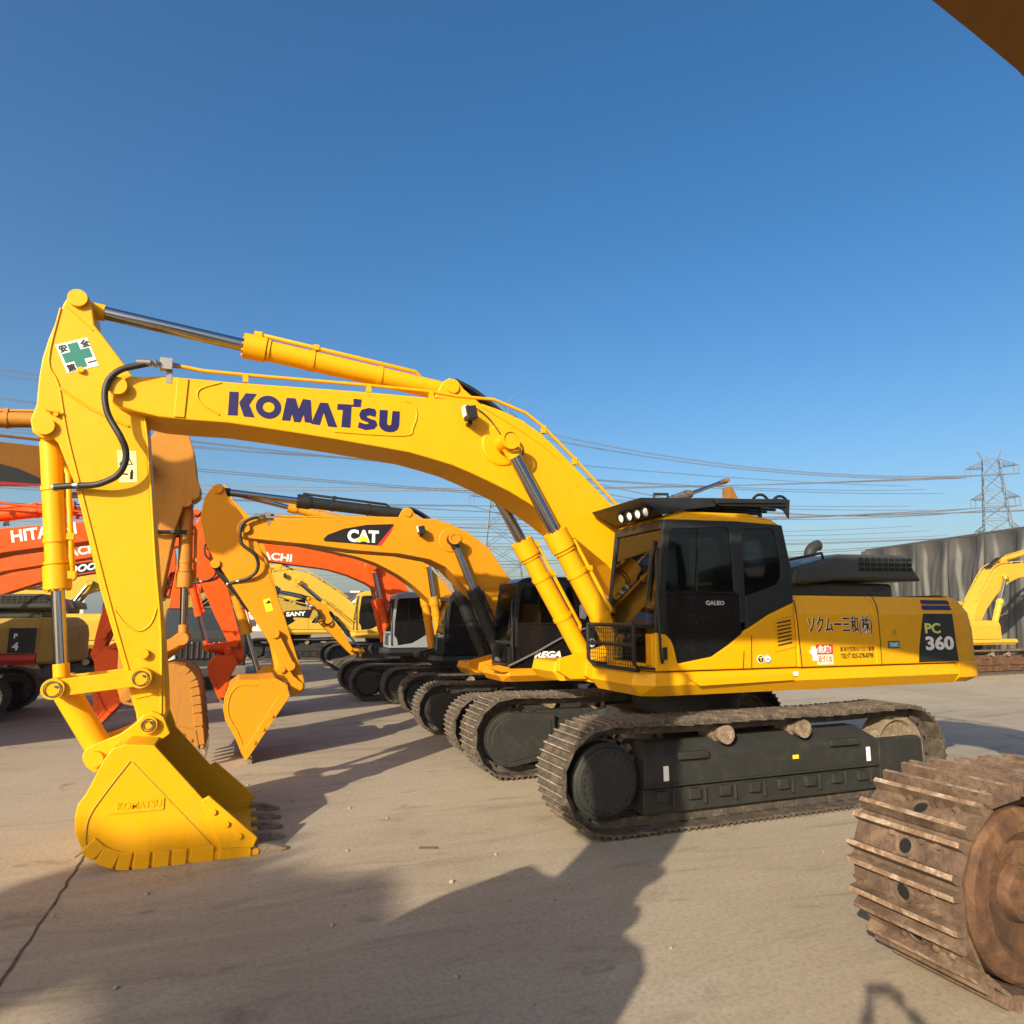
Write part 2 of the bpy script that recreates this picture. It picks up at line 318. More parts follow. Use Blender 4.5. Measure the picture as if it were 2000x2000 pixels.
# ---- crawler track belt: shoes placed along the loop
def belt(parent, y0, y1, xa, xb, cz, rad, nsh, mats, style='triple', sag=.03, links=True):
    b = MB(); zc = cz; per = []
    pts = []
    for i in range(20): pts.append((xb - .02 + (xa - xb) * i / 20, zc - rad))
    ph = len(pts)
    for i in range(24): a = R(270 - 180 * i / 24); pts.append((xa + rad * math.cos(a), zc + rad * math.sin(a)))
    for i in range(24):
        t = i / 24; pts.append((xa + (xb - xa) * t, zc + rad - sag * math.sin(math.pi * t) * (1 + .35 * math.sin(3 * math.pi * t))))
    for i in range(24): a = R(90 - 180 * i / 24); pts.append((xb + rad * math.cos(a), zc + rad * math.sin(a)))
    Pn = [Vector(p) for p in pts]; Pn.append(Pn[0]); ln = [0]
    for a, c in zip(Pn, Pn[1:]): ln.append(ln[-1] + (c - a).length)
    tot = ln[-1]; pitch = tot / nsh
    def at(sv):
        sv %= tot
        for i in range(len(Pn) - 1):
            if ln[i + 1] >= sv:
                return Pn[i].lerp(Pn[i + 1], (sv - ln[i]) / max(ln[i + 1] - ln[i], 1e-6))
    hw = pitch * .5 - .004; th = .014
    if style == 'triple':
        gs = [(-.36, .026), (0, .030), (.36, .026)]
    elif style == 'double': gs = [(-.40, .050), (.30, .050)]
    else: gs = [(-.3, .026), (.3, .026)]
    for k in range(nsh):
        s0 = (k + .5) * pitch; p = (at(s0 - pitch / 2) + at(s0 + pitch / 2)) / 2
        t = (at(s0 + pitch / 2) - at(s0 - pitch / 2)).normalized(); n_ = Vector((-t.y, t.x))
        n_ = -n_ if n_.dot(p - Vector(((xa + xb) / 2, zc))) < 0 and abs(p.y - zc) > .9 * rad else n_
        mid = Vector((min(max(p.x, xa), xb), zc))
        if n_.dot(p - mid) < 0: n_ = -n_
        jit = random.uniform(-.003, .003); yj = random.uniform(-.006, .006)
        prof = [(-hw, 0), (-hw, th)]; tip = []
        for g, gh in gs:
            c = g * pitch; bw = .016 if style != 'double' else .022; tw = .007 if style != 'double' else .013
            q = len(prof); prof += [(c - bw, th), (c - tw, th + gh), (c + tw, th + gh), (c + bw, th)]; tip += [q + 1]
        prof += [(hw, th - .006), (hw + .012, -.010), (hw, -.012)]
        lo = [(p + t * a + n_ * (c + jit)) for a, c in prof]
        base = len(b.v); m_ = len(prof)
        for yy in (y0 + yj, y1 + yj): b.v += [(q.x, yy, q.y) for q in lo]
        for i in range(m_):
            j = (i + 1) % m_; b.face([base + i, base + j, base + m_ + j, base + m_ + i], 1 if i in tip else 0)
        b.face([base + i for i in range(m_)], 0); b.face([base + m_ + i for i in range(m_)], 0)
        ym = (y0 + y1) / 2
        if links:
            A = Matrix(((t.x, 0, n_.x), (0, 1, 0), (t.y, 0, n_.y)))
            for dy in (-.10, .10):
                q = p - n_ * .055; b.box((q.x, ym + dy, q.y), (pitch * .98, .05, .085), A, 2)
            q = p - n_ * .06 + t * pitch * .5; b.tube((q.x, ym - .13, q.y), (q.x, ym + .13, q.y), .028, n=8, m=2)
        if style == 'double':
            for da in (-.03, .055):
                for dy in (-.085, .0, .085, -.17):
                    if dy == 0: continue
                    q = p + t * (da - .02) + n_ * th; b.tube((q.x, ym + dy, q.y), (q.x + n_.x * .018, ym + dy, q.y + n_.y * .018), .019, .016, n=8, m=0)
            q = p + t * -.01 + n_ * (th + .001); b.tube((q.x, ym, q.y), (q.x + n_.x * .003, ym, q.y + n_.y * .003), .036, n=14, m=3); b.lathe((q.x, ym, q.y), (n_.x, 0, n_.y), [(0, .056), (.012, .052), (.012, .038), (.0, .036)], 14, 0)
        else:
            for dy in (-.09, .09):
                q = p + t * pitch * .18 + n_ * th; b.tube((q.x, ym + dy, q.y), (q.x + n_.x * .012, ym + dy, q.y + n_.y * .012), .014, n=6, m=0)
    return b.build('track_belt', mats, parent)
def excavator(label, X0, Y0, s=1.0, face=1, group=None, body='yellow', boomc=None, cylc=None, skirt=None, cabc='black_paint', cablow=None,
              boom=None, boomw=.33, armw=.20, foot=F0, tip=TIP0, p2=P20, arm=None, T=None, H=None, BC=None, BT=None, bk_rot=0.0, bk_k=None, bk=None, detail=1,
              trackm=('track_steel', 'worn_edge', 'track_dark'), tstyle='triple', tx=(-1.978, 1.978), tcz=.535, trad=.49, nshoe=48, shoew=.60, gauge=2.59,
              bucketc=None, armc=None, cat='excavator', swing=0, guard=False, chrome='chrome', fdrive=True):
    boomc = boomc or body; cylc = cylc or boomc; skirt = skirt or body; bucketc = bucketc or boomc; armc = armc or boomc
    cablow = cablow or body
    rt = thing('excavator', label, cat, (X0, Y0, 0), 0 if face == 1 else math.pi, s, group)
    P = {'root': rt}
    # ------------ running gear
    for sg in (-1, 1):
        yc = sg * gauge / 2; ya, yb = yc - shoew / 2, yc + shoew / 2
        belt(rt, ya, yb, tx[0], tx[1], tcz, trad, nshoe, list(trackm) + ['void_black'], tstyle, links=detail > 0)
        yo = yc - .22 if sg < 0 else yc + .22       # outer face
        fm = MB(); xa, xb = tx[0] + .40, tx[1] - .46
        fm.loft([[(xa, yc - .2, .40), (xb, yc - .2, .40), (xb, yc + .2, .40), (xa, yc + .2, .40)],
                 [(xa, yc - .225, .43), (xb, yc - .225, .43), (xb, yc + .225, .43), (xa, yc + .225, .43)],
                 [(xa, yc - .225, .69), (xb, yc - .225, .69), (xb, yc + .225, .69), (xa, yc + .225, .69)],
                 [(xa + .10, yc - .08, .82), (xb - .2, yc - .08, .84), (xb - .2, yc + .08, .84), (xa + .10, yc + .08, .82)]])
        fm.loft([[(xa, yc - .19, .16), (xb - .02, yc - .19, .16), (xb - .02, yc + .19, .16), (xa, yc + .19, .16)],
                 [(xa, yc - .20, .40), (xb, yc - .20, .40), (xb, yc + .20, .40), (xa, yc + .20, .40)]])
        # yoke round the idler
        fm.prism([(xb - .02, .27), (xb + .06, .16), (xb + .50, .13), (xb + .66, .26), (xb + .66, .66), (xb + .60, .70), (xb - .02, .70)], yc - .235, yc - .165)
        fm.prism([(xb - .02, .27), (xb + .06, .16), (xb + .50, .13), (xb + .66, .26), (xb + .66, .66), (xb + .60, .70), (xb - .02, .70)], yc + .165, yc + .235)
        if detail:
            for sd in (-1, 1):
                yy = yc + sd * .20
                for k in range(8):
                    x = xa + .2 + k * (xb - xa - .3) / 7.5
                    fm.box((x, yy + sd * .015, .325), (.14, .05, .10)); fm.box((x + .14, yy + sd * .008, .30), (.03, .03, .16))
                fm.box(((xa + xb) / 2, yy + sd * .03, .425), (xb - xa, .03, .02))
                for x, wd in ((xa + .55, .36), (xb - .55, .40)): fm.box((x, yc + sd * .245, .70), (wd, .06, .07))
        fo = fm.build('track_frame', 'frame_black' if trackm[0] != 'rust_track' else 'rust_drum', rt, .012)
        P.setdefault('frames', []).append(fo)
        m = MB(); m.lathe((tx[1] + .0, yc, tcz), (0, 1, 0), [(-.10, .02), (-.10, .12), (-.055, .16), (-.055, .30), (-.10, .33), (-.10, .41), (.10, .41), (.10, .33), (.055, .30), (.055, .16), (.10, .12), (.10, .02)], 28)
        m.build('idler_wheel', 'earth_steel' if trackm[0] != 'rust_track' else 'rust_drum', fo)
        if fdrive:
            m = MB(); od = -1 if sg < 0 else 1
            m.lathe((tx[0], yc, tcz - .03), (0, od, 0), [(.0, .36), (.17, .36), (.19, .325), (.215, .31), (.222, .29), (.222, .0)], 32)
            for k in range(26):
                a = 2 * math.pi * k / 26; m.tube((tx[0] + .275 * math.cos(a), yc + od * .222, tcz - .03 + .275 * math.sin(a)), (tx[0] + .275 * math.cos(a), yc + od * .24, tcz - .03 + .275 * math.sin(a)), .017, n=6)
            # inner motor guard
            m.prism(arc((tx[0], tcz - .03), .34, 80, 280, 14) + [(tx[0] + .5, tcz - .30), (tx[0] + .62, tcz - .12), (tx[0] + .62, tcz + .26)], yc - od * .16, yc - od * .30)
            m.prism(arc((tx[0], tcz - .03), .27, 80, 280, 14) + [(tx[0] + .5, tcz - .22), (tx[0] + .56, tcz - .10), (tx[0] + .56, tcz + .2)], yc - od * .29, yc - od * .31)
            m.build('final_drive', 'frame_black', fo, .01)
            m = MB()
            for k in range(21):
                a = 2 * math.pi * k / 21; m.box((tx[0] + .40 * math.cos(a), yc, tcz + .40 * math.sin(a)), (.09, .07, .06), Matrix.Rotation(-a, 3, 'Y'))
            m.lathe((tx[0], yc, tcz), (0, 1, 0), [(-.035, .05), (-.035, .385), (.035, .385), (.035, .05)], 28); m.build('sprocket', 'track_dark', fo)
        else:
            m = MB(); m.lathe((tx[0], yc, tcz), (0, -1 if sg > 0 else 1, 0), [(-.2, .0), (-.2, .40), (.28, .40), (.31, .38), (.32, .30), (.26, .24), (.25, .14), (.30, .12), (.31, .0)], 40); m.build('drive_drum', 'rust_drum', fo)
        for x in (-.60, .42):
            m = MB(); q = yc + sg * .02
            m.lathe((x, q, tcz + .335), (0, sg, 0), [(-.12, .05), (-.12, .10), (.10, .10), (.10, .075), (.20, .095), (.235, .095), (.235, .06), (.225, .055), (.225, .0)], 20); m.build('carrier_roller', 'earth_steel', fo)
    # ------------ car body, swing ring
    m = MB(); iy = gauge / 2 - .2
    for sg in (-1, 1):
        for xs in (-1, 1):
            m.loft([[(xs * 1.05, sg * iy, .42), (xs * .55, sg * iy, .42), (xs * .55, sg * iy, .74), (xs * 1.05, sg * iy, .74)],
                    [(xs * .75, sg * .45, .46), (xs * .15, sg * .45, .46), (xs * .15, sg * .45, .95), (xs * .75, sg * .45, .95)]])
    m.box((0, 0, .70), (1.7, 1.1, .48)); m.build('car_body', 'frame_black', rt, .02)
    m = MB(); m.lathe((0, 0, .94), (0, 0, 1), [(0, .3), (0, .66), (.16, .66), (.16, .72), (.30, .72), (.32, .3)], 36); m.build('swing_ring', 'frame_black', rt)
    # ------------ revolving deck
    m = MB()
    def plan(i): return [(-1.56 + i, -1.30), (-1.40 + i, -1.49 + i), (2.96, -1.49 + i), (3.02, -1.2), (3.02, 1.2), (2.96, 1.49 - i), (-1.40 + i, 1.49 - i), (-1.56 + i, 1.30), (-1.56 + i, .62), (-1.2, .48), (-1.2, -.40), (-1.56 + i, -.42)]
    m.loft([[(x, y, 1.262) for x, y in plan(.10)], [(x, y, 1.262) for x, y in plan(.09)], [(x, y, 1.375) for x, y in plan(.0)], [(x, y, 1.49) for x, y in plan(.03)], [(x, y, 1.503) for x, y in plan(.05)]])
    dk = m.build('deck', skirt, rt, .008); P['deck'] = dk
    m = MB()
    for y in (-.36, .36): m.prism([(-1.62, 1.40), (-1.45, 1.30), (-.1, 1.30), (.2, 1.5), (-.10, 2.2), (-.42, 2.28), (-.66, 2.1), (-.95, 1.70), (-1.30, 1.62), (-1.60, 1.55)], y - .04, y + .04)
    m.tube((BB0[0], -.62, BB0[1]), (BB0[0], .62, BB0[1]), .07); m.tube((F0[0], -.5, F0[1]), (F0[0], .5, F0[1]), .08)
    m.build('boom_bracket', skirt, rt, .008)
    # ------------ counterweight (rounded tail)
    def cwp(r, ym, cut):
        c = .30; xo = r - 3.44; pts = []
        for sg in (-1, 1):
            q = [(3.54 + xo - c + c * math.sin(R(a)), -(ym - c) - c * math.cos(R(a))) for a in range(0, 91, 15)]
            pts += q if sg < 0 else [(x, -y) for x, y in q[::-1]]
        k = len(pts) // 2; mid = [(3.54 + xo + .16 * math.cos(math.pi * t / 2), t * (ym - c)) for t in (-.8, -.6, -.4, -.2, 0, .2, .4, .6, .8)]
        return [(2.99 + cut, -ym)] + pts[:k] + mid + pts[k:] + [(2.99 + cut, ym)]
    m = MB()
    prof = [(1.27, 3.34, 1.40), (1.33, 3.43, 1.475), (1.50, 3.44, 1.49), (1.515, 3.41, 1.475), (1.9, 3.41, 1.475), (2.12, 3.37, 1.465), (2.27, 3.24, 1.44), (2.335, 3.14, 1.38)]
    m.loft([[(x, y, z) for x, y in cwp(r_, ym, 0)] for z, r_, ym in prof]); m.build('counterweight', body, rt, .012)
    # ------------ side doors, each side
    for sg in (-1, 1):
        x0 = .455 if sg < 0 else -.35
        for (xa, xb, k) in (((x0, 1.615, 0), (1.622, 2.99, 1))):
            m = MB(); Y = 1.488 * sg; Yi = .6 * sg
            m.loft([[(x, Y, 1.513), (x, Y, 2.09), (x, Y * .985, 2.14), (x, Y * .95, 2.305), (x, Yi, 2.315), (x, Yi, 1.513)] for x in (xa, xb)])
            so_ = m.build('side_door', body, rt, .012); P.setdefault('doors', []).append(so_)
            if detail:
                m = MB(); xc = (xa + xb) / 2 if k else xa + .95
                if k and sg < 0:
                    m.box((1.905, Y - .004 * -sg * -1, 1.88), (.15, .012, .09)); m.build('door_latch', body, so_, .004)
    # engine hood
    m = MB(); m.prism([(.94, 2.45), (1.0, 2.67), (1.55, 2.80), (1.75, 2.86), (2.90, 2.885), (3.19, 2.54), (1.76, 2.527)], -.96, .9); m.box((2.0, 0, 2.41), (1.75, 1.5, .2))
    hd = m.build('engine_hood', 'hood_black', rt, .05, 3); P['hood'] = hd
    m = MB()
    for rI in range(3):
        for cI in range(9):
            m.box((2.09 + cI * .107 + rI * .004, -.962, 2.672 + rI * .064 + cI * .002), (.082, .010, .046))
    m.build('grille', 'void_black', hd)
    # ------------ cab
    cab = None
    yN, yF = -1.48, -.46
    m = MB()
    sw = [(.44, 2.22), (.09, 2.09), (-.24, 1.92), (-.477, 1.77), (-.705, 1.65), (-1.117, 1.59), (-1.158, 1.764), (-1.19, 1.83), (-1.248, 1.884), (-1.374, 1.905)]
    m.prism([(-1.385, 1.515), (.44, 1.515)] + sw, yN, yN + .05)
    m.prism([(-1.385, 1.515), (.44, 1.515), (.44, 2.2), (-1.374, 1.905)], yF - .05, yF)
    m.box((-1.36, (yN + yF) / 2, 1.55), (.06, yF - yN - .1, .075)); m.box((-.45, (yN + yF) / 2, 1.53), (1.75, yF - yN - .1, .03))
    for y in (yN + .11, yF - .11): m.box((-1.365, y, 1.72), (.05, .13, .34))
    rf = [(-1.235, 3.075), (-1.10, 3.15), (-.95, 3.185), (-.1, 3.205), (.25, 3.16), (.345, 3.085)]
    m.loft([[(x, yN + .005, z - (.0 if i in (0, 5) else .045)) for i, (x, z) in enumerate(rf)], [(x, yN + .07, z) for x, z in rf], [(x, yF - .07, z) for x, z in rf], [(x, yF, z - (.0 if i in (0, 5) else .045)) for i, (x, z) in enumerate(rf)]])
    cab = m.build('cab', cablow, rt, .02); P['cab'] = cab
    m = MB()
    for y0, y1 in ((yN - .003, yN + .055), (yF - .055, yF + .003)):
        m.prism([(-1.378, 1.905), (-1.248, 1.884), (-1.235, 2.3), (-1.165, 2.92), (-1.12, 2.98), (-.44, 3.025), (-.385, 2.98), (-.36, 2.3), (-.30, 2.3), (-.30, 2.0), (-.22, 2.0), (-.225, 2.96), (-.20, 3.015), (.19, 3.04), (.235, 3.0), (.30, 2.62), (.285, 2.50), (.22, 2.415), (-.16, 2.30), (-.22, 2.28), (-.22, 1.937), (.09, 2.097), (.44, 2.227), (.442, 2.6), (.345, 3.09), (-.3, 3.105), (-1.225, 3.075)], y0, y1)
    m.prism([(-1.385, 1.915), (-1.33, 1.915), (-1.18, 3.06), (-1.228, 3.075)], yF - .05, yF + .002)
    m.box((.415, (yN + yF) / 2, 2.0), (.04, yF - yN - .12, .9), None); m.box((.38, (yN + yF) / 2, 3.03), (.05, yF - yN - .12, .12))
    m.box((-1.215, (yN + yF) / 2, 3.03), (.05, yF - yN - .1, .10)); m.box((-1.365, (yN + yF) / 2, 1.97), (.05, yF - yN - .1, .05))
    m.build('cab_frame', cabc, cab, .01)
    m = MB(); m.prism([(-1.117, 1.595), (-.705, 1.655), (-.477, 1.775), (-.30, 1.885), (-.30, 2.30), (-1.238, 2.30), (-1.248, 1.884), (-1.19, 1.83), (-1.158, 1.764)], yN - .006, yN + .045)
    m.box((-.80, yN - .008, 2.312), (.90, .02, .03)); m.box((-.95, yN - .014, 2.24), (.14, .02, .05)); m.prism([(-.862, 2.32), (-.845, 2.32), (-.775, 3.0), (-.792, 3.0)], yN - .008, yN + .02)
    dr = m.build('door', 'gloss_black', cab, .006)
    m = MB(); m.prism([(-1.237, 2.31), (-.36, 2.31), (-.385, 2.985), (-.44, 3.03), (-1.12, 2.985), (-1.165, 2.925)], yN + .012, yN + .02)
    m.build('door_window', 'tinted_glass', dr)
    m = MB(); m.prism([(-.22, 2.285), (-.16, 2.30), (.22, 2.415), (.29, 2.50), (.305, 2.62), (.24, 3.0), (.19, 3.045), (-.2, 3.02), (-.228, 2.96)], yN + .012, yN + .02); m.build('rear_window', 'tinted_glass', cab)
    m = MB(); m.prism([(-1.237, 2.2), (.36, 2.3), (.30, 3.03), (-1.15, 3.0)], yF - .02, yF - .012); m.build('side_window', 'clear_glass', cab)
    m = MB(); m.loft([[(-1.368, y, 1.99), (-1.205, y, 3.03), (-1.195, y, 3.03), (-1.358, y, 1.99)] for y in (yN + .06, yF - .055)]); m.loft([[(-1.385, y, 1.60), (-1.372, y, 1.95), (-1.362, y, 1.95), (-1.375, y, 1.60)] for y in (yN + .18, yF - .18)])
    m.build('windshield', 'clear_glass', cab)
    m = MB(); m.box((-.30, -.95, 2.0), (.55, .52, .14)); m.box((-.02, -.95, 2.35), (.14, .50, .70), Matrix.Rotation(R(10), 3, 'Y')); m.box((.06, -.95, 2.80), (.10, .28, .18)); m.box((-.3, -.95, 1.75), (.4, .4, .4)); m.build('seat', 'seat_cloth', cab, .03)
    for y in (-1.28, -.62): m = MB(); m.box((-.55, y, 2.05), (.5, .12, .30)); m.build('control_console', 'seat_cloth', cab, .03)
    m = MB(); m.box((-1.18, -.62, 2.25), (.1, .16, .25)); m.build('monitor', 'seat_cloth', cab, .02)
    if detail:
        m = MB(); m.path([(-1.35, yN + .2, 2.0), (-1.30, yN + .22, 2.45), (-1.27, yN + .2, 2.75)], .012); m.box((-1.30, yN + .17, 2.55), (.02, .02, .65), Matrix.Rotation(R(9), 3, 'Y')); m.build('wiper', 'rubber', cab)
        for y, x in ((yN - .03, -1.30),):
            m = MB(); m.path([(x, yN - .01, 1.62), (x - .05, yN - .05, 1.7), (x - .07, yN - .05, 2.6), (x, yN, 2.75)], .014); m.build('hand_rail', 'black_paint', cab)
    # ------------ boom, arm, bucket
    fb = sim(F0, TIP0, foot, tip); fa = sim(TIP0, P20, tip, p2)
    bo = boom or [fb(p) for p in BOOM0]; ar = arm or [fa(p) for p in ARM0]
    T = T or fa(T0); BC = BC or fa(BC0); H = H or fb(H0); BT = BT or fb(BT0); L_ = fa(L0)
    kb = bk_k or fa.k; fk = rot(bk_rot, P20, kb, p2); B_ = fk(B0)
    J_ = circ2(L_, dist(L0, J0) * fa.k, B_, dist(J0, B0) * kb, -1)
    m = MB(); m.prism(bo, -boomw, boomw); m.tube(P3(tip, -boomw - .07), P3(tip, boomw + .07), .085 * fb.k * 1.0)
    m.tube(P3(BT, -boomw - .30), P3(BT, boomw + .30), .085); m.lathe(P3(BT, -boomw), (0, -1, 0), [(0, .24), (.012, .24), (.02, .22), (.02, .0)], 28)
    for sg in (-1, 1): m.lathe(P3(BT, sg * (boomw + .28)), (0, sg, 0), [(0, .115), (.035, .115), (.035, .08)], 24)
    hb = [(H[0] - .28, H[1] - .30), (H[0] - .12, H[1] + .05), (H[0] - .04, H[1] + .11), (H[0] + .06, H[1] + .10), (H[0] + .14, H[1] + .0), (H[0] + .55, H[1] - .30)]
    for y in (-.17, .17): m.prism(hb, y - .025, y + .025)
    m.tube(P3(H, -.22), P3(H, .22), .075)
    bmo = m.build('boom', boomc, rt, .014); P['boom'] = bmo
    m = MB(); m.prism(ar, -armw, armw)
    for q in (T, BC, p2): m.tube(P3(q, -armw - .045), P3(q, armw + .045), .085 * fa.k)
    m.tube(P3(L_, -armw - .12), P3(L_, armw + .12), .06 * fa.k)
    amo = m.build('arm', armc, rt, .014); P['arm'] = amo
    # bucket
    bw = .76 * kb; sh = [fk(p) for p in (bk or BK0)]
    m = MB(); th = .035 * kb; c0 = (sum(p[0] for p in sh) / len(sh), sum(p[1] for p in sh) / len(sh))
    inn = [(p[0] + (c0[0] - p[0]) * .07, p[1] + (c0[1] - p[1]) * .07) for p in sh]
    m.loft([[P3(a, y), P3(b_, y)] for y in (-bw,) for a, b_ in ()] or [[P3(p, -bw + .01) for p in sh] + [P3(p, -bw + .01) for p in inn[::-1]], [P3(p, bw - .01) for p in sh] + [P3(p, bw - .01) for p in inn[::-1]]])
    for sg in (-1, 1): m.prism(sh, sg * bw, sg * (bw - th))
    for sg in (-1, 1): m.prism([fk(p) for p in EAR0], sg * (armw + .05), sg * (armw + .11))
    for q, r_ in ((p2, .075), (B_, .068)): m.tube(P3(q, -armw - .16), P3(q, armw + .16), r_ * kb)
    # heel wear plates and side cutters
    if bk is None:
        for sg in (-1, 1):
            for i in range(9, 17):
                a, b_ = BK0[i], BK0[i + 1] if i < 17 else BK0[i]
                mid = ((a[0] + b_[0]) / 2, (a[1] + b_[1]) / 2); d_ = math.hypot(b_[0] - a[0], b_[1] - a[1]); an = math.atan2(b_[1] - a[1], b_[0] - a[0])
                f2 = rot(math.degrees(an), (0, 0), 1.0, mid); g = d_ * .42
                m.prism([fk(f2(p)) for p in ((-g, -.018), (g, -.018), (g, .12), (-g, .12))], sg * (bw - .05), sg * (bw + .018))
            m.prism([fk(p) for p in ((-5.53, .50), (-5.47, .53), (-5.06, .15), (-5.09, .07), (-5.35, .09))], sg * (bw - .02), sg * (bw + .028))
            for p in ((-5.43, .40), (-5.32, .29), (-5.21, .18)):
                q = fk(p); m.tube(P3(q, sg * (bw + .02)), P3(q, sg * (bw + .05)), .024 * kb, n=8)
        lip = [fk(p) for p in ((-5.42, -.005), (-5.04, .0), (-5.04, .05), (-5.42, .06))]; m.prism(lip, -bw - .005, bw + .005)
    else:
        a, b_ = cx(sh[0]), cx(sh[-1]); u = (b_ - a) / abs(b_ - a); n_ = u * 1j
        n_ = n_ if ((complex(*c0) - a) * n_.conjugate()).real > 0 else -n_
        st_ = [a + u * .05, a + u * abs(b_ - a) * .97, a + u * abs(b_ - a) * .86 + n_ * .13, a + u * .12 + n_ * .16]
        for sg in (-1, 1):
            m.prism([(z.real, z.imag) for z in st_], sg * (bw - .02), sg * (bw + .02))
            m.path([P3((p[0] + (c0[0] - p[0]) * .2, p[1] + (c0[1] - p[1]) * .2), sg * (bw + .002)) for p in sh[3:-1]], .012)
            for t in (.35, .55, .75):
                z = a + u * abs(b_ - a) * t + n_ * .07; m.tube((z.real, sg * bw, z.imag), (z.real, sg * (bw + .045), z.imag), .03, n=8)
    bko = m.build('bucket', bucketc, rt, .008); P['bucket'] = bko
    if bk is None: tdir = [fk(p) for p in ((-5.10, .0), (-4.98, -.015), (-4.80, .01), (-4.80, .022), (-4.97, .075), (-5.10, .085))]
    else:
        b_ = cx(sh[-1]); u = b_ - cx(sh[-2]); u /= abs(u); n_ = u * 1j
        tdir = [((b_ + u * a * kb + n_ * c * kb).real, (b_ + u * a * kb + n_ * c * kb).imag) for a, c in ((-.06, -.02), (.08, -.025), (.22, .01), (.22, .022), (.08, .06), (-.06, .07))]
    for k in range(5):
        yc = -bw + .06 + k * (2 * bw - .12) / 4; m = MB(); wd = .055 * kb
        m.loft([[P3(p, yc - wd * (1 if i not in (2, 3) else .55)) for i, p in enumerate(tdir)], [P3(p, yc + wd * (1 if i not in (2, 3) else .55)) for i, p in enumerate(tdir)]])
        m.build('tooth', 'earth_steel', bko, .006)
    # ------------ cylinders
    def cyl(name, a, b, y, r, frac, mat, rodm, up=True, pipe=True):
        a, b = Vector(P3(a, y)), Vector(P3(b, y)); d = (b - a).normalized(); Ln = (b - a).length; e = a + d * Ln * frac
        m = MB(); m.tube(a + d * .10, e - d * .02, r); m.tube(e - d * .22, e, r * 1.22, n=18); m.tube(e - d * .26, e - d * .235, r * 1.12, n=18)
        m.tube(a + d * .02, a + d * .14, r * .75, r); m.tube(a + Vector((0, -.11, 0)), a + Vector((0, .11, 0)), r * .95)
        if pipe:
            nrm = Vector((-d.z, 0, d.x)); nrm = nrm if nrm.z > 0 else -nrm
            off = nrm * (r + .035) + Vector((0, -.03, 0))
            m.path([a + d * .35 + nrm * r, a + d * .42 + off, e - d * .16 + off, e - d * .10 + nrm * r], .024, smooth=0)
            for t in (.35, .68): m.tube(a + d * Ln * frac * t, a + d * (Ln * frac * t + .045), r * 1.09, n=18)
            m.box(a + d * Ln * frac * .68 + off, (.06, .07, .06)); m.box(e - d * .12 + off * .9, (.08, .08, .07))
        for k in range(10):
            aa = 2 * math.pi * k / 10; u = d.orthogonal().normalized(); v = d.cross(u); q = e + (u * math.cos(aa) + v * math.sin(aa)) * r * 1.0
            m.tube(q, q + d * .018, .014, n=6)
        co = m.build(name, mat, rt)
        m = MB(); m.tube(e, b - d * .10, r * .60); m.build('piston_rod', rodm, co)
        m = MB(); m.tube(b - d * .20, b - d * .06, r * .72); m.tube(b + Vector((0, -.10, 0)), b + Vector((0, .10, 0)), r * .85); m.build('rod_eye', mat, co, .0)
        return co
    for sg in (-1, 1): cyl('boom_cylinder', (BB0[0], BB0[1]), BT, sg * (boomw + .17), .118, .60, cylc, chrome, pipe=detail > 0)
    P['arm_cylinder'] = cyl('arm_cylinder', H, T, 0, .112 * (.85 if fb.k < .85 else 1), .60, cylc, chrome, pipe=detail > 0)
    P['bucket_cylinder'] = cyl('bucket_cylinder', BC, J_, 0, .095 * fa.k, .63, cylc, chrome, pipe=detail > 0)
    # links
    for sg in (-1, 1):
        m = MB(); y = sg * (armw + .08); a, b = cx(L_), cx(J_); u = (b - a) / abs(b - a); n_ = u * 1j; hw = .075 * fa.k
        def q(t, w_): z = a + u * t + n_ * w_; return (z.real, z.imag)
        d_ = abs(b - a)
        m.prism([q(-.05, hw), q(d_ + .05, hw), q(d_ + .08, 0), q(d_ + .05, -hw), q(-.05, -hw), q(-.09, 0)], y - .03, y + .03)
        for z in (L_, J_): m.tube(P3(z, y - .07), P3(z, y + .07), .09 * fa.k, n=20)
        m.build('guide_link', armc, rt, .008)
    m = MB(); m.tube(P3(J_, 0), P3(B_, 0), .11 * fa.k); m.tube(P3(J_, -armw), P3(J_, armw), .085 * fa.k); m.tube(P3(B_, -armw - .02), P3(B_, armw + .02), .09 * fa.k); m.build('bucket_link', armc, rt)
    P.update(fb=fb, fa=fa, T=T, H=H, BC=BC, J=J_, BT=BT, tip=tip, p2=p2, bw=boomw, aw=armw)
    if detail:
        # steel lines along the top of the boom
        top = [fb(p) for p in ((-6.02, 4.52), (-5.8, 4.50), (-5.4, 4.51), (-4.15, 4.56), (-3.45, 4.575), (-3.15, 4.56), (-2.70, 4.575), (-2.30, 4.46), (-2.066, 4.31), (-1.66, 3.96), (-1.096, 3.43), (-.75, 3.08))]
        for y in (-boomw + .05, boomw - .05):
            m = MB(); m.path([P3(p, y) for p in top], .020, smooth=0)
            for i in (2, 3, 4, 8, 9, 10): m.box(P3((top[i][0], top[i][1] - .035), y), (.05, .05, .09))
            m.build('hydraulic_line', boomc, bmo)
        hz = [fb(p) for p in ((-6.25, 4.47), (-6.377, 4.42), (-6.494, 4.368), (-6.579, 4.27), (-6.607, 4.142), (-6.59, 4.006), (-6.548, 3.888))]
        hz2 = [fa(p) for p in ((-6.443, 3.715), (-6.395, 3.597), (-6.398, 3.476), (-6.455, 3.365), (-6.564, 3.297), (-6.663, 3.268), (-6.836, 3.255), (-6.97, 3.24))]
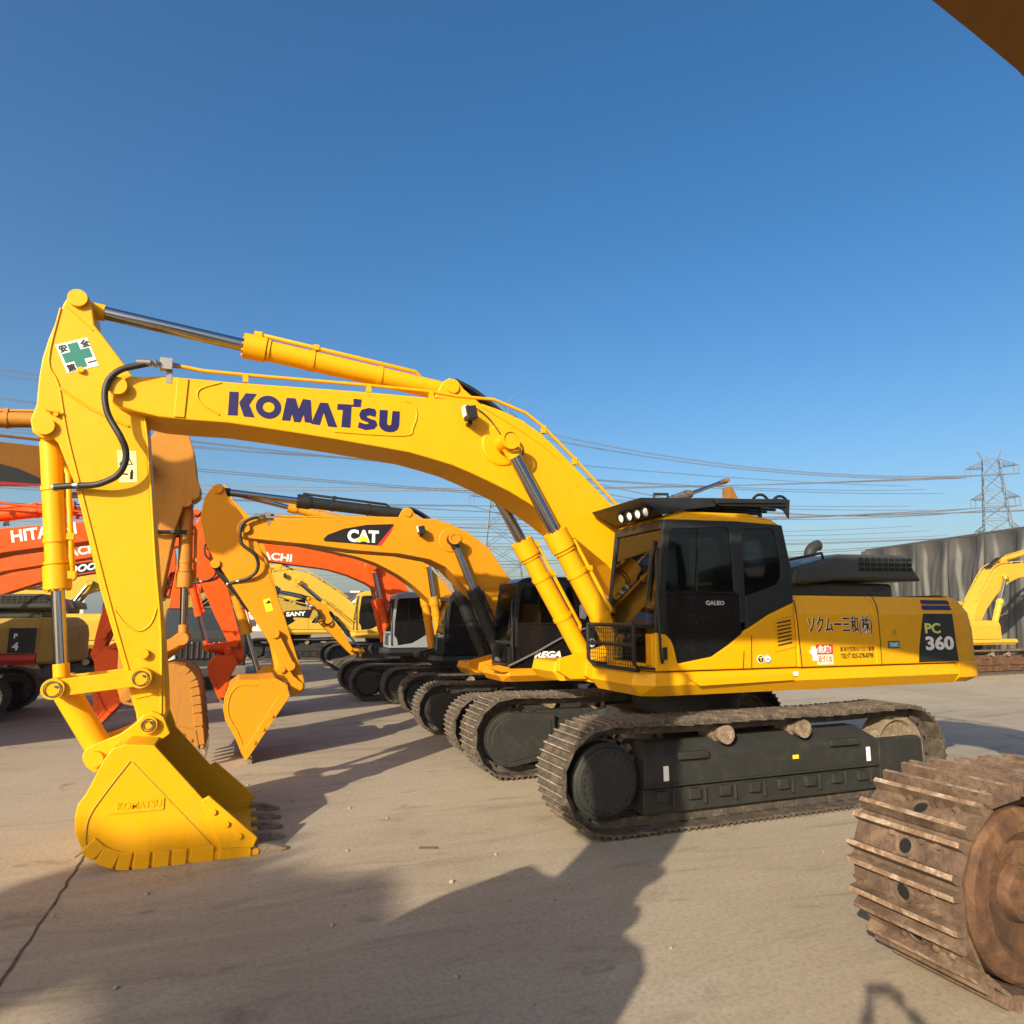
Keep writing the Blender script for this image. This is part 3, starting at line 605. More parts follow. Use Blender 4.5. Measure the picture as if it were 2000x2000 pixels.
        for sg in (-1, 1):
            m = MB(); m.path([P3(p, sg * (boomw + .09)) for p in hz] + [P3(p, sg * (boomw + .11 - .03 * i)) for i, p in enumerate(hz2)], .030, 10); m.build('hose', 'rubber', bmo)
            m = MB(); a, b = Vector(P3(hz2[-1], sg * (boomw - .12))), Vector(P3(hz2[-2], sg * (boomw - .07)))
            m.tube(a, a + (b - a) * 1.5, .026, n=10); m.tube(a - (b - a) * .1, a + (b - a) * .15, .036, n=6)
            m.build('hose_fitting', 'bare_steel', bmo)
            m = MB(); c = Vector(P3(hz[0], sg * (boomw + .09))); d_ = Vector(P3(top[0], sg * (boomw - .05)))
            m.tube(c, c + Vector((-.12, 0, -.01)), .036, n=10); m.tube(c + Vector((-.01, 0, 0)), c + (d_ - c) * .45, .022, n=10); m.tube(c + (d_ - c) * .12, c + (d_ - c) * .22, .038, n=6)
            e_ = c + (d_ - c) * .55; m.box(e_, (.11, .09, .11)); m.tube(e_, d_ + (d_ - c) * .05, .026, n=10); m.box((e_.x + .03, sg * (boomw - .02), e_.z - .10), (.05, .05, .16)); m.build('line_coupling', 'bare_steel', bmo)
        hh = [(H[0] + .05, H[1] + .12), (H[0] + .30, H[1] + .02), (H[0] + .6, H[1] - .18), (H[0] + .95, H[1] - .42)]
        for y in (-.12, -.04, .06): 
            m = MB(); m.path([P3(p, y) for p in hh], .026); m.build('hose', 'rubber', bmo)
        m = MB(); bl = fb((-3.05, 4.31)); m.box((bl[0], -boomw - .15, bl[1]), (.13, .13, .15), Matrix.Rotation(R(-12), 3, 'Y')); m.box((bl[0] + .02, -boomw - .05, bl[1] - .09), (.05, .12, .04)); lo = m.build('work_lamp', 'rubber', bmo, .01)
        m = MB(); m.box((bl[0] - .07, -boomw - .15, bl[1] + .015), (.015, .11, .12), Matrix.Rotation(R(-12), 3, 'Y')); m.build('lens', 'lamp_glass', lo)
    if swing:
        for ch in rt.children:
            if ch.name.split('.')[0] not in ('track_belt', 'track_frame', 'car_body', 'swing_ring'): ch.rotation_euler = (0, 0, R(swing))
    return P
def decal(name, poly, y, mat, parent, t=.003, side=-1):
    m = MB(); m.prism(poly, y, y + side * t); return m.build(name, mat, parent)
def rect(x0, z0, x1, z1): return [(x0, z0), (x1, z0), (x1, z1), (x0, z1)]
def disc(c, r, n=20): return [(c[0] + r * math.cos(2 * math.pi * i / n), c[1] + r * math.sin(2 * math.pi * i / n)) for i in range(n)]
# ================================================================== main yellow excavator
M = excavator('large bright yellow excavator in front with navy boom lettering, bucket on the concrete', 0, 0, guard=True, cablow='yellow')
rt, bmo, amo = M['root'], M['boom'], M['arm']
KOM = [[(-5.542, 4.3), (-5.457, 4.305), (-5.454, 4.061), (-5.542, 4.055)], [(-5.446, 4.195), (-5.388, 4.302), (-5.287, 4.306), (-5.352, 4.186), (-5.293, 4.059), (-5.394, 4.058)],
 [(-4.994, 4.3), (-4.907, 4.305), (-4.871, 4.195), (-4.833, 4.307), (-4.756, 4.306), (-4.729, 4.061), (-4.804, 4.062), (-4.818, 4.149), (-4.848, 4.057), (-4.911, 4.054), (-4.934, 4.14), (-4.951, 4.06), (-5.03, 4.058)],
 [(-4.659, 4.290), (-4.578, 4.293), (-4.474, 4.04), (-4.567, 4.042), (-4.619, 4.189), (-4.653, 4.047), (-4.74, 4.051)],
 [(-4.479, 4.297), (-4.313, 4.306), (-4.316, 4.373), (-4.231, 4.375), (-4.237, 4.289), (-4.334, 4.285), (-4.339, 4.051), (-4.432, 4.05), (-4.422, 4.237), (-4.482, 4.234)],
 [(-4.069, 4.251), (-4.078, 4.197), (-4.133, 4.208), (-4.166, 4.203), (-4.172, 4.190), (-4.149, 4.176), (-4.071, 4.158), (-4.053, 4.111), (-4.085, 4.063), (-4.178, 4.041), (-4.259, 4.062), (-4.248, 4.121), (-4.18, 4.106), (-4.147, 4.113), (-4.150, 4.127), (-4.232, 4.153), (-4.250, 4.205), (-4.228, 4.26), (-4.152, 4.29), (-4.084, 4.285)],
 [(-4.032, 4.282), (-3.946, 4.287), (-3.95, 4.139), (-3.940, 4.124), (-3.924, 4.120), (-3.908, 4.124), (-3.903, 4.139), (-3.893, 4.285), (-3.813, 4.289), (-3.816, 4.127), (-3.835, 4.08), (-3.870, 4.055), (-3.921, 4.043), (-3.975, 4.05), (-4.015, 4.075), (-4.034, 4.113)]]
m = MB()
for p in KOM: m.prism(p, -.331, -.335)
oc, n = (-5.165, 4.181), 28
ro = [(oc[0] + .122 * math.cos(2 * math.pi * i / n), -.335, oc[1] + .121 * math.sin(2 * math.pi * i / n)) for i in range(n + 1)]
ri = [(oc[0] + .058 * math.cos(2 * math.pi * i / n), -.335, oc[1] + .055 * math.sin(2 * math.pi * i / n)) for i in range(n + 1)]
m.loft([ro, ri], 0, False, False, False)
m.build('lettering', 'navy_decal', bmo)
# raised weld pads on the boom side
pad = [(-5.62, 4.385), (-5.80, 4.30), (-5.83, 4.22), (-5.78, 4.14), (-5.62, 4.05)]
for pp in (pad, ((-3.75, 4.42), (-3.66, 4.38), (-3.62, 4.28), (-3.66, 4.12), (-3.76, 4.02), (-4.5, 3.99)), ((-2.85, 4.45), (-2.3, 4.18), (-1.9, 3.92), (-1.65, 3.6))):
    m = MB(); m.path([P3(p, -.331) for p in pp], .010); m.build('weld_seam', 'yellow', bmo)
m = MB(); m.prism([(-6.02, 3.985), (-5.93, 3.985), (-5.92, 4.38), (-6.02, 4.38)], -.33, -.345)
m.build('weld_pad', 'yellow', bmo, .004)
m = MB(); m.path([P3(p, -.36) for p in ((-3.05, 4.44), (-2.9, 4.40), (-2.75, 4.28), (-2.62, 4.12), (-2.5, 4.08), (-2.42, 4.0))], .007); m.path([P3(p, -.35) for p in ((-2.62, 4.06), (-2.5, 4.12), (-2.38, 4.05), (-2.36, 3.92))], .007); m.build('cable', 'rubber', bmo)
# safety sticker on the arm
a, b = Vector((-7.091, 4.608)), Vector((-6.84, 4.722)); u = (b - a); wlen = u.length; u.normalize(); v = Vector((u.y, -u.x))
def sq(x, y): p = a + u * x * wlen + v * y * wlen * 1.06; return (p.x, p.y)
st = decal('safety_sticker', [sq(0, 0), sq(1, 0), sq(1, 1), sq(0, 1)], -.2005, 'white_decal', amo)
decal('green_cross', [sq(*p) for p in ((.34, .07), (.66, .07), (.66, .34), (.93, .34), (.93, .66), (.66, .66), (.66, .93), (.34, .93), (.34, .66), (.07, .66), (.07, .34), (.34, .34))], -.204, 'green_decal', st)
for ch, x, y in (('安', .05, .27), ('全', .72, .27), ('第', .05, .95), ('一', .72, .92)):
    p = sq(x, y); text('sticker_lettering', ch, .078, 'black_decal', st, (p[0], -.206, p[1]), tilt=24, bold=.012)
ws = decal('warning_sticker', [(-6.50, 3.635), (-6.338, 3.642), (-6.306, 3.339), (-6.455, 3.325)], -.2005, 'pale_yellow_decal', amo)
m = MB(); tri = [(-6.47, 3.50), (-6.36, 3.505), (-6.412, 3.60)]
for i in range(3): m.box(((tri[i][0] + tri[(i + 1) % 3][0]) / 2, -.2045, (tri[i][1] + tri[(i + 1) % 3][1]) / 2), (math.dist(tri[i], tri[(i + 1) % 3]), .002, .009), Matrix.Rotation(-math.atan2(tri[(i + 1) % 3][1] - tri[i][1], tri[(i + 1) % 3][0] - tri[i][0]), 3, 'Y'))
m.box((-6.36, -.2045, 3.40), (.025, .002, .075)); m.box((-6.41, -.2045, 3.41), (.04, .002, .015)); m.box((-6.36, -.2045, 3.447), (.018, .002, .018)); m.build('pictogram', 'black_decal', ws)
# weld seams and fittings of the arm
m = MB()
m.path([P3(p, -.201) for p in ((-7.08, 4.98), (-7.13, 4.45), (-7.03, 4.22), (-6.92, 3.75), (-6.73, 3.12), (-6.45, 2.2), (-6.22, 1.5))], .011)
m.path([P3(p, -.201) for p in ((-7.03, 4.20), (-6.75, 4.02), (-6.42, 3.88))], .014); m.path([P3(p, -.201) for p in ((-6.05, 2.15), (-6.09, 2.0), (-6.18, 1.93), (-6.30, 1.99), (-6.40, 2.12))], .010)
m.path([P3(p, -.201) for p in ((-6.16, 1.32), (-5.96, 1.36))], .010); m.path([P3(p, -.201) for p in ((-7.03, 5.0), (-6.80, 4.80))], .008)
m.path([P3(p, -.201) for p in ((-5.945, 1.15), (-6.0, 1.9), (-6.1, 2.6), (-6.22, 3.55), (-6.29, 3.98))], .012)
m.tube((-6.13, -.2, 1.72), (-6.13, -.25, 1.72), .045); m.tube((-7.02, -.2, 3.93), (-7.02, -.24, 3.93), .02); m.path([(-7.1, -.235, 3.96), (-6.99, -.235, 3.95)], .014); m.tube((-6.86, -.2, 4.38), (-6.86, -.23, 4.39), .03)
m.build('weld_seam', 'yellow', amo)
# pin detail: dark ring joints on pin heads
m = MB()
for q, y, r_ in ((L0, -.36, .088), (M['J'], -.36, .088), (P20, -.365, .075), (M['fa'](P20), -.366, .05)):
    m.lathe(P3(q, y), (0, -1, 0), [(0, r_ * .78), (.004, r_ * .78), (.004, r_ * .66), (0, r_ * .66)], 24); m.tube(P3((q[0] + .025, q[1] + .02), y), P3((q[0] + .025, q[1] + .02), y - .004), .012, n=8)
m.build('pin_ring', 'track_dark', amo)
# bucket maker's plate and seam
bko = M['bucket']
m = MB(); m.path([P3(p, -.762) for p in ((-6.10, .86), (-6.25, .64), (-6.36, .45), (-6.375, .30), (-6.36, .20))], .006); m.path([P3(p, -.762) for p in ((-6.36, .20), (-6.44, .14))], .006); m.path([P3(p, -.762) for p in ((-6.08, .85), (-5.42, .12))], .004); m.build('seam', 'dull_yellow', bko)
text('raised_lettering', 'KOMATSU', .085, 'yellow', bko, (-6.17, -.762, .475), bold=.01, depth=.0035, width=.33)
m = MB(); m.box((-6.03, -.763, .455), (.40, .012, .010)); m.box((-5.825, -.763, .50), (.010, .012, .09)); m.build('plate_edge', 'yellow_bucket', bko)
# -------- cab extras: roof guard with lamps, front grille, decals
cab = M['cab']
m = MB()
yA, yB = -1.46, -.40
m.loft([[(-1.50, y, 3.29), (-.55, y, 3.35), (.40, y, 3.39), (.40, y, 3.355), (-.5, y, 3.32), (-1.47, y, 3.26)] for y in (yA, yB)])
m.loft([[(-1.50, y, 3.285), (-1.47, y, 3.255), (-1.20, y, 3.13), (-1.19, y, 3.16)] for y in (yA, yB)])
for y in (yA, yB): m.prism([(-1.50, 3.29), (-1.46, 3.25), (-1.22, 3.13), (-1.0, 3.19), (-.55, 3.255), (-.5, 3.35)], y - .012, y + .012)
for k in range(5): m.box((.0 + .02 * k, yA + .06 + k * .17, 3.31), (.95, .03, .03))
m.loft([[(-.62, yA - .05, 3.325), (.42, yA - .05, 3.385), (.42, yA - .035, 3.30), (-.5, yA - .035, 3.26)], [(-.62, yA - .03, 3.325), (.42, yA - .03, 3.385), (.42, yA - .015, 3.30), (-.5, yA - .015, 3.26)]])
for y in (yA, yB): m.prism([(.30, 3.40), (.50, 3.395), (.47, 3.17), (.40, 3.26), (.30, 3.30)], y - .01, y + .01)
m.box((-.1, yA - .045, 3.335), (.95, .03, .05), Matrix.Rotation(R(-3.4), 3, 'Y'))
for x, y in ((-.95, -.6), (-1.0, -1.3), (.2, -1.3), (.2, -.6)): m.tube((x, y, 3.12), (x, y, 3.34), .025)
gd = m.build('roof_guard', 'black_paint', cab, .006)
m = MB()
m.path([(-1.02, -1.0, 3.35), (-1.02, -1.0, 3.44), (-.84, -1.0, 3.45), (-.84, -1.0, 3.36)], .018, smooth=0); m.path([(-.40, -1.0, 3.36), (-.37, -1.0, 3.43), (-.34, -1.0, 3.36)], .014)
for x in (.08, .36): m.path([(x - .1, -1.46, 3.375), (x - .04, -1.46, 3.42), (x + .04, -1.46, 3.425), (x + .1, -1.46, 3.385)], .016)
m.build('lifting_eye', 'black_paint', gd)
for y in (-1.37, -1.21, -1.04, -.86):
    x = -1.36; m = MB(); m.lathe((x, y, 3.165), (-1, -.15, -.25), [(-.05, .0), (-.05, .03), (-.01, .055), (.03, .060), (.03, .05)], 18); lo = m.build('roof_lamp', 'black_paint', gd)
    m = MB(); m.lathe((x, y, 3.165), (-1, -.15, -.25), [(.012, .05), (.02, .03), (.022, .0)], 18); m.build('lens', 'lamp_glass', lo)
# front window mesh guard
m = MB(); xf = -1.62
fr = [(xf, -1.46, 1.98), (xf, -1.46, 1.60), (xf + .06, -1.44, 1.53), (xf + .06, -.50, 1.53), (xf, -.48, 1.60), (xf, -.48, 1.98)]
m.path(fr, .022, smooth=0); m.path([(xf, -1.46, 1.98), (xf, -.48, 1.98)], .022, smooth=0); m.path([(xf, -1.46, 1.78), (xf, -.48, 1.78)], .016, smooth=0)
for y in (-1.46, -.48): m.path([(xf, y, 1.96), (-1.38, y, 1.98)], .016, smooth=0); m.path([(xf + .05, y, 1.56), (-1.38, y, 1.54)], .016, smooth=0)
for k in range(20): y = -1.44 + k * .95 / 19; m.tube((xf, y, 1.56), (xf, y, 1.98), .0035, n=4)
for k in range(9): z = 1.58 + k * .045; m.tube((xf, -1.45, z), (xf, -.49, z), .0035, n=4)
m.build('window_guard', 'black_paint', cab)
m = MB(); m.prism([(-1.303, 1.752), (-1.246, 1.760), (-1.243, 1.633), (-1.298, 1.627)], yN_ := -1.486, -1.492); m.build('side_marker', 'reflector_dark', cab, .004)
text('door_lettering', 'GALEO', .062, 'silver_decal', cab, (-.745, -1.4875, 2.187), bold=.02, width=.235)
vt = MB()
for k in range(7): vt.box((.285, -1.486, 1.77 + k * .040), (.20, .004, .014), Matrix.Rotation(R(-9), 3, 'Y'))
vt.build('vent_slot', 'void_black', cab)
vt = MB(); vt.path([(.144, -1.486, 2.02), (.144, -1.486, 1.70), (.16, -1.486, 1.69), (.41, -1.486, 1.735), (.425, -1.486, 1.75), (.417, -1.486, 2.06), (.40, -1.486, 2.072), (.16, -1.486, 2.034), (.144, -1.486, 2.02)], .004, smooth=0); vt.build('vent_frame', 'yellow', cab)
for x, c in ((-.065, 'black_decal'), (.03, 'white_decal')):
    d1 = decal('round_sticker', disc((x, 1.614), .045), -1.4845, 'white_decal', cab); d2 = decal('sticker_disc', disc((x, 1.614), .036), -1.4882, c, d1)
    if c == 'black_decal':
        m = MB(); m.prism([(x - .025, 1.628), (x - .012, 1.640), (x, 1.628), (x + .014, 1.640), (x + .025, 1.628), (x + .01, 1.618), (x - .01, 1.618)], -1.489, -1.4925); m.prism(disc((x, 1.602), .009, 10), -1.489, -1.4925); m.build('sticker_emblem', 'yellow_decal', d1)
    else:
        m = MB(); m.box((x, -1.4925, 1.612), (.04, .002, .012)); m.build('sticker_emblem', 'green_decal', d1)
        m = MB(); m.lathe((x, -1.488, 1.614), (0, -1, 0), [(0, .043), (.004, .043), (.004, .035), (0, .035)], 20); m.build('sticker_ring', 'blue_decal', d1)
m = MB(); m.path([(-.30, -1.487, 1.52), (-.28, -1.487, 1.70)], .004); m.path([(-.17, -1.487, 1.86), (-.19, -1.487, 1.52)], .004, smooth=0); m.build('panel_seam', 'void_black', cab)
# side door lettering and stickers
d0, d1 = M['doors'][0], M['doors'][1]
Yd = -1.4885
text('company_lettering', 'ソクムー三和(株)', .20, 'white_decal', d0, (.612, Yd, 1.905), bold=.035, depth=.001, width=.985)
text('company_lettering', 'ソクムー三和(株)', .20, 'black_decal', d0, (.62, Yd - .0022, 1.905), bold=.012, depth=.001, width=.97)
text('address_lettering', '新潟市笠原谷六日六番地', .060, 'black_decal', d0, (1.075, Yd, 1.677), bold=.015, depth=.001, width=.52)
text('address_lettering', 'TEL代 025-278-8798', .072, 'black_decal', d0, (1.075, Yd, 1.598), bold=.03, depth=.001, width=.50)
sk = decal('hazard_sticker', rect(.715, 1.645, .962, 1.757), Yd, 'red_decal', d0); decal('sticker_panel', rect(.725, 1.535, .955, 1.645), Yd, 'cream_decal', sk)
text('sticker_lettering', '危険!', .088, 'white_decal', sk, (.742, Yd - .0045, 1.672), bold=.02, depth=.001, width=.19)
text('sticker_lettering', '近づくな', .075, 'red_decal', sk, (.738, Yd - .0045, 1.567), bold=.02, depth=.001, width=.20)
hnd = [(.655, 1.58), (.66, 1.635), (.625, 1.66), (.612, 1.69), (.622, 1.695), (.648, 1.672), (.640, 1.73), (.652, 1.733), (.664, 1.69), (.668, 1.745), (.681, 1.745), (.684, 1.69), (.697, 1.738), (.709, 1.735), (.704, 1.685), (.722, 1.715), (.732, 1.708), (.722, 1.66), (.715, 1.63), (.735, 1.62), (.742, 1.605), (.715, 1.595), (.70, 1.575)]
decal('hand_emblem', hnd, Yd - .004, 'white_decal', sk)
m = MB(); m.path([P3(p, Yd) for p in ((1.617, 2.31), (1.665, 2.24), (1.70, 2.10), (1.70, 1.515))], .005); m.path([P3(p, Yd) for p in ((.44, 2.25), (.465, 2.1), (.50, 1.51))], .006); m.build('door_seam', 'void_black', d0)
lt = decal('latch_plate', rect(1.835, 1.843, 1.975, 1.925), Yd, 'yellow', d1, .006); decal('latch_handle', rect(1.905, 1.85, 1.965, 1.915), Yd - .006, 'dull_yellow', lt, .004)
lb = decal('blue_label', rect(1.823, 1.698, 2.006, 1.782), Yd, 'black_decal', d1); decal('label_face', rect(1.833, 1.708, 1.996, 1.772), Yd - .003, 'blue_decal', lb); text('label_lettering', 'CHC', .05, 'white_decal', lb, (1.855, Yd - .0065, 1.722), bold=.02, depth=.0005, width=.12)
bp = decal('black_panel', [(2.446, 2.105), (2.95, 2.105), (2.985, 1.528), (2.303, 1.527), (2.33, 1.70)], Yd, 'black_paint', d1, .004)
text('model_lettering', 'PC', .165, 'lime_decal', bp, (2.45, Yd - .0045, 1.872), bold=.03, width=.265)
text('model_lettering', '360', .215, 'white_decal', bp, (2.44, Yd - .0045, 1.675), bold=.035, width=.485)
for z0, z1, xa in ((2.155, 2.205, 2.475), (2.225, 2.272, 2.49)):
    yy = -1.4885 + (z0 - 2.09) * .30
    m = MB(); m.loft([[(xa, yy - .006, z0), (2.975, yy - .006, z0), (2.955, yy + .010, z1), (xa + .01, yy + .010, z1)], [(xa, yy + .02, z0), (2.975, yy + .02, z0), (2.955, yy + .03, z1), (xa + .01, yy + .03, z1)]]); m.build('stripe', 'navy_decal', d1)
# deck step ledge and tag
m = MB(); m.prism([(-1.0, 1.43), (.35, 1.455), (.35, 1.38), (-.88, 1.36)], -1.485, -1.515); m.build('step_ledge', 'yellow', M['deck'], .006)
decal('white_tag', rect(.36, 1.425, .43, 1.468), -1.493, 'white_decal', M['deck'], .006)
# track frame stickers
tf = M['frames'][0]
for x, z0, z1 in ((-1.36, .47, .61), (1.31, .47, .62)): decal('white_label', rect(x, z0, x + .06, z1), -1.5215, 'white_decal', tf)
decal('yellow_label', rect(.26, .565, .34, .605), -1.5215, 'yellow_decal', tf)
# exhaust, rail on the hood
m = MB(); m.path([(3.0, .80, 2.80), (3.0, .80, 3.02), (3.03, .80, 3.11), (3.12, .80, 3.18), (3.20, .80, 3.20)], .085, 14); m.build('exhaust_pipe', 'frame_black', M['hood'])
m = MB(); m.path([(.55, -.95, 2.62), (.62, -.95, 2.70), (1.45, -.95, 2.86), (1.52, -.9, 2.80)], .018, smooth=0); m.path([(2.2, -1.02, 2.44), (2.2, -1.05, 2.40), (2.32, -1.05, 2.40), (2.32, -1.02, 2.45)], .014, smooth=0); m.build('hood_rail', 'black_paint', M['hood'])
m = MB(); m.path([(3.05, .9, 2.33), (3.05, .9, 2.58), (3.05, .2, 2.58), (3.05, -.4, 2.33)], .016, smooth=0); m.build('rear_rail', 'rubber', M['hood'])
SUBS = True
#__REST__
# ================================================================== the other machines
def loc(X0, s, f): return lambda p: ((p[0] - X0) / s * f, p[1] / s)
def wpts(q, pts): return [q(p) for p in pts]
ROW = 'excavators parked in the same row'; ROW2 = 'excavators in the opposite row, reaching in from the left edge'
def bkinv(p, p2, deg, k):
    z = (cx(p) - cx(p2)) / (complex(math.cos(R(deg)), math.sin(R(deg))) * k) + cx(P20); return (z.real, z.imag)
# ---- orange-yellow machine beside the main one
X0, Y0, s = -.2, 3.85, .85; q = loc(X0, s, 1)
cb = wpts(q, [(-5.24, 3.57), (-4.7, 3.6), (-3.65, 3.66), (-2.54, 3.70), (-2.22, 3.67), (-1.78, 3.52), (-1.39, 3.25), (-1.1, 2.85), (-.75, 2.3), (-.45, 1.85), (-.42, 1.72), (-.5, 1.6), (-.66, 1.62), (-.95, 1.85), (-1.62, 2.42), (-1.88, 2.64), (-2.16, 2.90), (-2.43, 3.02), (-2.95, 3.1), (-3.28, 3.11), (-3.71, 3.13), (-4.41, 3.2), (-4.64, 3.21), (-5.22, 3.25), (-5.39, 3.27), (-5.46, 3.36), (-5.45, 3.46), (-5.38, 3.55)])
ca = wpts(q, [(-5.84, 4.03), (-5.92, 3.88), (-5.94, 3.78), (-5.96, 3.65), (-5.97, 3.5), (-5.93, 3.38), (-5.89, 3.2), (-5.78, 3.0), (-5.23, 2.2), (-4.92, 1.73), (-4.60, 1.15), (-4.50, .99), (-4.42, .94), (-4.34, 1.0), (-4.36, 1.13), (-4.68, 2.05), (-4.86, 2.51), (-5.01, 2.89), (-5.14, 3.22), (-5.41, 3.65), (-5.62, 3.92), (-5.66, 4.03), (-5.73, 4.09)])
K = excavator('orange-yellow excavator with a black cab and black cylinders, right behind the bright yellow one', X0, Y0, s, 1, ROW, 'cat_yellow', cylc='black_paint', cablow='gloss_black', boom=cb, boomw=.28 / s, armw=.21 / s, foot=q((-.56, 1.72)), tip=q((-5.33, 3.4)), p2=q((-4.44, 1.03)), arm=ca, T=q((-5.75, 4.0)), H=q((-2.80, 3.80)), BC=q((-5.72, 2.86)), BT=q((-2.09, 3.36)), bk_rot=-79, bk_k=.90, skirt='cat_yellow', bk=[bkinv(q(p), q((-4.44, 1.03)), -79, .90) for p in ((-4.58, .93), (-4.64, 1.10), (-4.80, 1.19), (-5.01, 1.17), (-5.29, 1.18), (-5.42, 1.08), (-5.47, .93), (-5.475, .78), (-5.44, .63), (-5.36, .49), (-5.28, .35), (-5.20, .16), (-5.13, .05))])
yb = -.28 / s - .002
dp = decal('badge_panel', wpts(q, [(-4.17, 3.29), (-4.11, 3.36), (-3.86, 3.47), (-3.5, 3.55), (-3.06, 3.585), (-3.10, 3.46), (-3.26, 3.22), (-4.15, 3.255)]), yb, 'black_decal', K['boom'])
decal('badge_stripe', wpts(q, [(-3.06, 3.57), (-3.10, 3.46), (-3.26, 3.22), (-3.32, 3.223), (-3.11, 3.50)]), yb - .003, 'red_decal', dp)
o = q((-3.80, 3.275)); text('badge_lettering', 'CAT', .30, 'white_decal', dp, (o[0], yb - .0045, o[1]), bold=.05, width=.50 / s)
decal('badge_triangle', wpts(q, [(-3.665, 3.275), (-3.555, 3.385), (-3.44, 3.275)]), yb - .012, 'yellow_decal', dp)
o = q((-.98, 1.42)); text('panel_lettering', 'REGA', .155, 'white_decal', K['cab'], (o[0], -1.496, o[1] + .02), bold=.05, shear=.3, width=.47 / s)
wt = decal('warning_sticker', wpts(q, [(-5.02, 2.33), (-4.92, 2.36), (-4.86, 2.17), (-4.96, 2.14)]), -.21 / s - .001, 'yellow_decal', K['arm']); decal('pictogram', wpts(q, [(-4.98, 2.27), (-4.93, 2.33), (-4.90, 2.28)]), -.21 / s - .005, 'black_decal', wt)
m = MB(); m.path([(-1.44, -1.52, 1.55), (-.9, -1.52, 1.78), (-.2, -1.52, 2.12), (.3, -1.52, 2.25)], .022, smooth=2); m.path([(.05, -1.52, 2.35), (-.08, -1.54, 2.0), (.0, -1.54, 1.62), (.3, -1.52, 1.55)], .02); m.build('grab_rail', 'bare_steel', K['cab'])
for z in (1.95, 1.70):
    d1 = decal('round_sticker', disc((.30, z), .085), -1.486, 'white_decal', K['cab']); decal('sticker_disc', disc((.30, z), .05), -1.490, 'black_decal' if z > 1.8 else 'silver_decal', d1)
m = MB(); m.prism([(.02, 2.42), (.10, 2.38), (.20, 2.62), (.14, 2.72), (.02, 2.66)], -1.62, -1.50); m.build('mirror', 'silver_decal', K['cab'], .02)
m = MB(); m.prism([(-1.72, 1.50), (-1.55, 1.44), (-1.30, 1.44), (-1.30, 1.50), (-1.55, 1.56)], -1.47, -1.20); m.build('front_step', 'cat_yellow', K['deck'], .01)
# ---- third machine: dark cab, orange-yellow boom mostly hidden
X0, Y0, s = -.02, 8.45, .82; q = loc(X0, s, 1)
E3 = excavator('older excavator with dirty black cab, squeezed between the black cab and the grey cab', X0, Y0, s, 1, ROW, cablow='gloss_black', cylc='cat_yellow', tip=q((-5.25, 3.98)), p2=q((-4.25, .86)), bk_rot=-75, bk_k=.85, BT=q((-1.34, 3.41)), trackm=('track_dark', 'rust_track', 'track_dark'), body='black_paint', boomc='cat_yellow', bucketc='cat_yellow', detail=1)
# ---- orange machine with grey cab
X0, Y0, s = -.55, 11.5, .86; q = loc(X0, s, 1)
hb = wpts(q, [(-6.16, 4.06), (-5.01, 3.99), (-2.61, 3.81), (-2.07, 3.80), (-1.65, 3.62), (-1.35, 3.29), (-1.0, 2.75), (-.7, 2.1), (-.62, 1.8), (-.72, 1.68), (-.95, 1.75), (-1.3, 2.1), (-1.79, 2.6), (-1.91, 2.81), (-2.21, 3.0), (-2.72, 3.21), (-3.24, 3.35), (-3.46, 3.38), (-4.64, 3.51), (-6.16, 3.72), (-6.29, 3.82), (-6.30, 3.96)])
H1 = excavator('orange excavator with white boom lettering and a rounded grey cab', X0, Y0, s, 1, ROW, 'orange', cabc='cab_grey', cablow='cab_grey', skirt='black_paint', boom=hb, boomw=.25 / s, armw=.2 / s, foot=q((-.8, 1.75)), tip=q((-6.2, 3.9)), p2=q((-5.3, 1.05)), T=q((-6.53, 4.72)), H=q((-3.2, 3.95)), BT=q((-2.08, 3.45)), bk_rot=-65, bk_k=.82, trackm=('track_dark', 'rust_track', 'track_dark'))
o = q((-5.40, 3.62)); text('lettering', 'HITACHI', .30, 'white_decal', H1['boom'], (o[0], -.25 / s - .003, o[1]), tilt=-4.3, bold=.03, width=1.22 / s)
# ---- rusty machine beside the camera: track at the right edge, boom overhead
X0, Y0, s = 2.08, -5.93, 1.12; q = loc(X0, s, 1)
rb = wpts(q, [(-6.95, 5.15), (-5.5, 5.10), (-3.9, 4.95), (-2.64, 4.73), (-2.36, 4.67), (-2.03, 4.59), (-1.2, 4.25), (-.3, 3.6), (.6, 2.9), (1.35, 2.15), (1.5, 2.0), (1.68, 2.05), (1.7, 2.3), (1.2, 3.3), (.4, 4.4), (-.4, 5.1), (-1.4, 5.5), (-2.5, 5.66), (-4.2, 5.70), (-6.3, 5.62), (-7.0, 5.6), (-7.12, 5.4)])
R1 = excavator('rusty excavator at the right edge with earth-brown track, its boom passing overhead', X0, Y0, s, 1, None, 'rust_yellow', cablow='rust_yellow', skirt='rust_yellow', boom=rb, foot=q((1.5, 2.25)), tip=q((-6.9, 5.4)), p2=q((-6.65, 2.30)), H=q((-2.4, 5.85)), BT=q((-.40, 4.2)), bk_rot=-42, bk_k=.92, trackm=('rust_track', 'rust_edge', 'rust_track'), tstyle='double', fdrive=False, detail=1, tx=(-2.97, 1.978), tcz=.50, trad=.452, nshoe=60, boomw=.36, swing=2.5)
